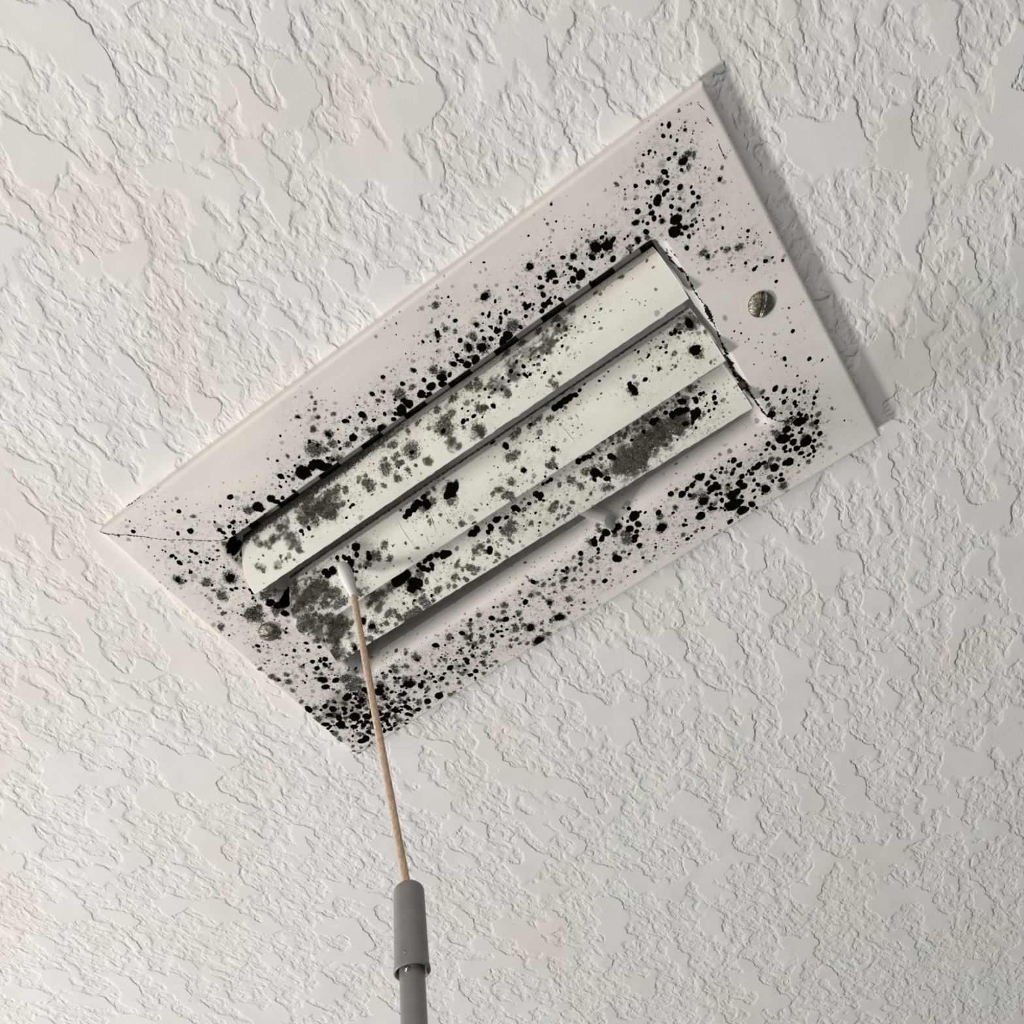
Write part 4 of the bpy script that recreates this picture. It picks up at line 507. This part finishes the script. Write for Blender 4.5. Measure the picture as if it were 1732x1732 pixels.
def build_louvre(k, label):
    u = np.arange(-121, 110, .35)
    v = np.arange(0, 1.25001, .0125)
    F = fields(k, u, v * 23.0)
    nx = 640
    xp = np.linspace(0, 1, nx)
    XP, S = np.meshgrid(xp, v, indexing='ij')
    P = louvre_pt(k, XP, S)
    # the colour field is laid out in true x, so resample it along each row
    col = np.zeros((nx, len(v), 4), np.float32)
    for j in range(len(v)):
        for c in range(4):
            col[:, j, c] = np.interp(P[:, j, 0], u, F[:, j, c])
    # little burrs and drips along the low edge
    jit = np.interp(np.arange(nx), np.arange(0, nx, 6), rng.normal(0, .12, len(np.arange(0, nx, 6))))
    P[:, 0, 1] += jit
    e = 1e-3
    N = np.cross(louvre_pt(k, XP, S + e) - louvre_pt(k, XP, S - e), louvre_pt(k, XP + e, S) - louvre_pt(k, XP - e, S))
    N /= np.linalg.norm(N, axis=-1, keepdims=True) + 1e-9
    if N[..., 2].mean() < 0:
        N = -N
    Bk = (P + N * .8)[:, ::-1]
    loop = np.concatenate([P, Bk], 1)
    cc = np.concatenate([col, np.zeros_like(col)], 1)
    nl = loop.shape[1]
    q = gridquads(nx, nl, cyc=True)
    nv = len(v)
    caps = []
    for i in (0, nx - 1):
        for j in range(nv - 1):
            caps.append([i * nl + j, i * nl + j + 1, i * nl + nl - 2 - j, i * nl + nl - 1 - j])
    VV, QQ, CC = loop.reshape(-1, 3), np.concatenate([q, caps]), cc.reshape(-1, 4)
    for a, b_ in SCRATCH if k == '2' else ():           # raised burrs of scratched paint
        t = np.linspace(0, 1, 24)
        pl = louvre_pt(k, a[0] + (b_[0] - a[0]) * t, a[1] + (b_[1] - a[1]) * t)
        th = np.linspace(0, 2 * np.pi, 6, endpoint=False)
        rr_ = (.06 + .20 * np.sin(np.pi * t))[:, None]
        ring = np.stack([pl[:, :1] + rr_ * np.cos(th), pl[:, 1:2] + 0 * rr_ * th, pl[:, 2:] + rr_ * np.sin(th)], -1)
        QQ = np.concatenate([QQ, gridquads(24, 6, cyc=True) + len(VV)])
        VV = np.concatenate([VV, ring.reshape(-1, 3)])
        CC = np.concatenate([CC, np.zeros((144, 4), np.float32)])
    o = add_obj('louver', VV, QQ, [PAINT2], vent)
    paint(o, CC)
    o['label'] = label
    # pivot pin at the right hand end
    if k != '3':
        return o
    e_ = louvre_pt(k, np.array(1.0), np.array(.45))
    vv, qq = lathe(e_ + np.array([-1.0, 1.2, 2.5]), (1, 0, 0), [(0, .01), (0, 1.9), (3.6, 1.9), (4.0, 1.5), (4.0, .01)], 24)
    add_obj('pivot_pin', vv, qq, [RUST], o)
    return o

RUST = mat_plain('rusty_brown', (.12, .085, .05), .8, .2, 0, .3, .8, .3)
build_louvre('1', 'louver with cracked paint and brown mould along its top')
build_louvre('2', 'middle louver with black mould blotches, white at one end')
build_louvre('3', 'louver with a long brown mould smear')

# notched strip between frame and first louvre
parts = [box(-107, 109.5, -46.5, -37, 17, 19)]  # black base strip, its colour stands in for the gap's shade
for x in np.arange(-101, 106, 24.0):
    parts.append(box(x, x + 12.5, -46.0, -37.2, 15.3, 17.0))
vv, qq = join(parts)
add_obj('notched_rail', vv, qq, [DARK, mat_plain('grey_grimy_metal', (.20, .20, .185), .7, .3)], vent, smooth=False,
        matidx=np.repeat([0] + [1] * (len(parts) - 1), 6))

# duct collar behind the louvres
n_ = 1.0
v, q = box(HX0 - 4, HX1 + 2, HY0 - 2.5, HY1 + 2.0, 9.0, 70)
q = q[[0, 1, 2, 3, 5]]          # open at the bottom
add_obj('duct_collar', v, q, [mat_plain('duct_grey', (.80, .80, .80), .5, .4, 0, .1)], vent, smooth=False)

# screws
def mat_screw():
    s = NT('tarnished_steel')
    n = s.noise(s.co, .6, 5, .7, 1.5)
    c = s.mix(s.step(n, .40, .62), (.42, .39, .34, 1), (.09, .07, .045, 1))
    r = s.math('ADD', s.math('MULTIPLY', s.step(n, .4, .62), .45), .18)
    s.bump(n, .5, .6)
    return s.fin(c, r, .5, .9)
SCREW = mat_screw()

def screw(x, y, ang, rad, h, label):
    nr, nt = 44, 96
    rr = np.linspace(0.001, 1, nr)
    th = np.linspace(0, 2 * np.pi, nt, endpoint=False)
    RR, T = np.meshgrid(rr, th, indexing='ij')
    X, Y = RR * rad * np.cos(T), RR * rad * np.sin(T)
    Z = -h * np.sqrt(np.clip(1 - RR ** 2 * .93, 0, 1))
    a = math.radians(ang)
    across = -X * math.sin(a) + Y * math.cos(a)
    slot = 1 - np.clip((np.abs(across) - .55) / .35, 0, 1)
    Z = Z + slot * np.minimum(1.5, -Z * .8)
    P = np.stack([X, Y, Z], -1)
    rim = P[-1:].copy()
    rim[..., 2] = .4
    P = np.concatenate([P, rim])
    vv = P.reshape(-1, 3) + np.array([x, y, frame_z(np.array(x), np.array(y)) - .05])
    o = add_obj('screw', vv, gridquads(nr + 1, nt, cyc=True, flip=False), [SCREW], vent)
    o['label'] = label
    return o

screw(131.4, -1.0, 128, 5.3, 2.4, 'dull steel screw in a clean grey patch of the frame')
screw(-129.3, -2.0, 205, 5.0, 3.2, 'shiny domed screw beside a brown mould patch')

# damper lever: a tear-drop rod poking out past the lowest louvre
def lever():
    A, Bp = np.array([31.2, 43.6, -4.5]), np.array([21.5, 42.0, 15.0])
    d = (Bp - A) / np.linalg.norm(Bp - A)
    tip = np.array([-.35, 1.0, .0])
    tip -= d * (tip @ d)
    tip /= np.linalg.norm(tip)
    sd = np.cross(d, tip)
    r, pt = 3.3, 5.6
    sec = []
    a0 = math.acos(r / pt)
    for a in np.linspace(a0, 2 * np.pi - a0, 40):
        sec.append(r * np.cos(a) * tip + r * np.sin(a) * sd)
    sec.append(pt * tip)
    sec = np.array(sec)
    n = len(sec)
    rows = [(0, 0.001), (0, .9), (.12, .97), (.4, 1.0), (24, 1.0)]
    Lr = np.linalg.norm(Bp - A)
    rows[-1] = (Lr, 1.0)
    V_ = np.concatenate([A + d * a + sec * k for a, k in rows])
    o = add_obj('damper_lever', V_, gridquads(len(rows), n, cyc=True), [mat_plain('clear_grey_plastic', (.46, .46, .42), .18, .6, 0, .05, .3, .02, .25)], vent)
    o['label'] = 'grey translucent plastic lever tip'
lever()

# ------------------------------------------------------------------ cotton swab
def cam2v(px, py, z):
    c = np.array([(px - 866) / 1372.381 * z, (py - 866) / 1372.381 * z, z])
    return c @ R + CAM
TIP = cam2v(577.5, 950, 364.5)
BASE = cam2v(597.5, 1004, 359)
END = np.array([-83.68, 48.47, -130.54])
sw_origin = END
swab = empty('cotton_swab', 'cotton swab on a thin wooden stick touching the mouldy middle louver', 'cotton swab', tuple(np.array(END) * SC + np.array([0, 0, Z0])))
def mat_wood():
    s = NT('pale_wood')
    g = s.noise(s.mapping(s.co, 0, (1.6, 1.6, .05)), 1.0, 4, .6)
    c = s.mix(s.step(g, .35, .68), (.52, .38, .26, 1), (.78, .62, .46, 1))
    s.bump(g, .25, .4)
    return s.fin(c, .65, .3)
d = END - BASE
Ls = np.linalg.norm(d)
prof = [(-2.0, .01), (-2.0, 1.40)] + [(a, 1.42 + .10 * a / Ls + .03 * math.sin(a * .21)) for a in np.linspace(0, Ls - 1, 60)] + [(Ls + 5, 1.52), (Ls + 5, .01)]
vv, qq = lathe(BASE - END, d, prof, 28)
add_obj('stick', vv, qq, [mat_wood()], swab)
def mat_cotton():
    s = NT('white_cotton')
    n = s.noise(s.mapping(s.co, .4, (.5, 1.0, 3.0)), 1.1, 5, .7)
    s.bump(n, .5, .5)
    s.b.inputs['Subsurface Weight'].default_value = .15
    s.b.inputs['Subsurface Radius'].default_value = (.001, .001, .001)
    return s.fin(s.mix(n, (.80, .79, .78, 1), (.90, .89, .88, 1)), .95, .1)
ax = TIP - BASE
Lc = np.linalg.norm(ax)
prof = [(-3.5, 1.45), (-1.5, 1.7), (0, 1.95)]
for t in np.linspace(.04, 1, 34):
    rad = 3.15 * (math.sin(math.pi * min(t ** .85, 1) * .5) ** .9 if t < .62 else 1) if t < .62 else 3.15 * math.sqrt(max(0, 1 - ((t - .62) / .38) ** 2.2))
    if t < .62:
        rad = 1.95 + (3.15 - 1.95) * math.sin(math.pi / 2 * t / .62) ** 1.3
    prof.append((t * Lc, max(rad, .01) + .05 * math.sin(t * 60)))
vv, qq = lathe(BASE - END, ax, prof, 40)
add_obj('cotton_tip', vv, qq, [mat_cotton()], swab)

# ------------------------------------------------------------------ pole that holds the swab
P0 = np.array([-81.74, 47.02, -131.65])
PD = np.array([0.0003, .0967, -.9953])
pole = empty('extension_pole', 'grey pole with a wider sleeve holding the wooden swab upright', 'pole', tuple((P0 + PD * 330) * SC + np.array([0, 0, Z0])))
off = P0 - (P0 + PD * 330)
GREY = mat_plain('grey_plastic', (.27, .262, .25), .42, .4, 0, .06, .15, .05)
sleeve = [(1.5, 1.6), (0, 1.7), (-.2, 2.6), (.3, 3.6), (1.2, 4.6), (2.2, 5.1), (3.5, 5.2), (24, 5.45), (27.2, 5.5), (28.3, 5.75), (29.2, 5.8), (29.6, 5.55), (29.4, 5.05), (27, 4.95), (18, 4.9), (18, .01)]
vv, qq = lathe(off, PD, sleeve, 64)
add_obj('sleeve', vv, qq, [GREY], pole)
vv, qq = lathe(off, PD, [(19, .01), (19, 3.7), (19.4, 4.0), (330, 4.0), (330, .01)], 56)
add_obj('tube', vv, qq, [mat_plain('grey_tube_plastic', (.28, .268, .255), .4, .4, 0, .05, .15, .04)], pole)
# small rivet that pins the sleeve to the tube
dv, av, bv = frame_axes(PD)
c_ = off + PD * 25.5
to_cam = (CAM - (P0 + PD * 25.5))
to_cam -= dv * (to_cam @ dv)
to_cam /= np.linalg.norm(to_cam)
side = np.cross(dv, to_cam)
dr = to_cam * .93 + side * .36
vv, qq = lathe(c_ + dr * 5.2, dr, [(0, .01), (0, .65), (.35, .5), (.5, .01)], 20)
add_obj('rivet', vv, qq, [SCREW], pole)
vv, qq = lathe(off + PD * 30.2 + dr * 3.6, dr, [(0, .9), (.7, .85), (1.1, .5), (1.25, .01)], 20)
add_obj('rivet', vv, qq, [mat_plain('bright_steel', (.8, .8, .78), .2, .5, 1.0, .05)], pole)
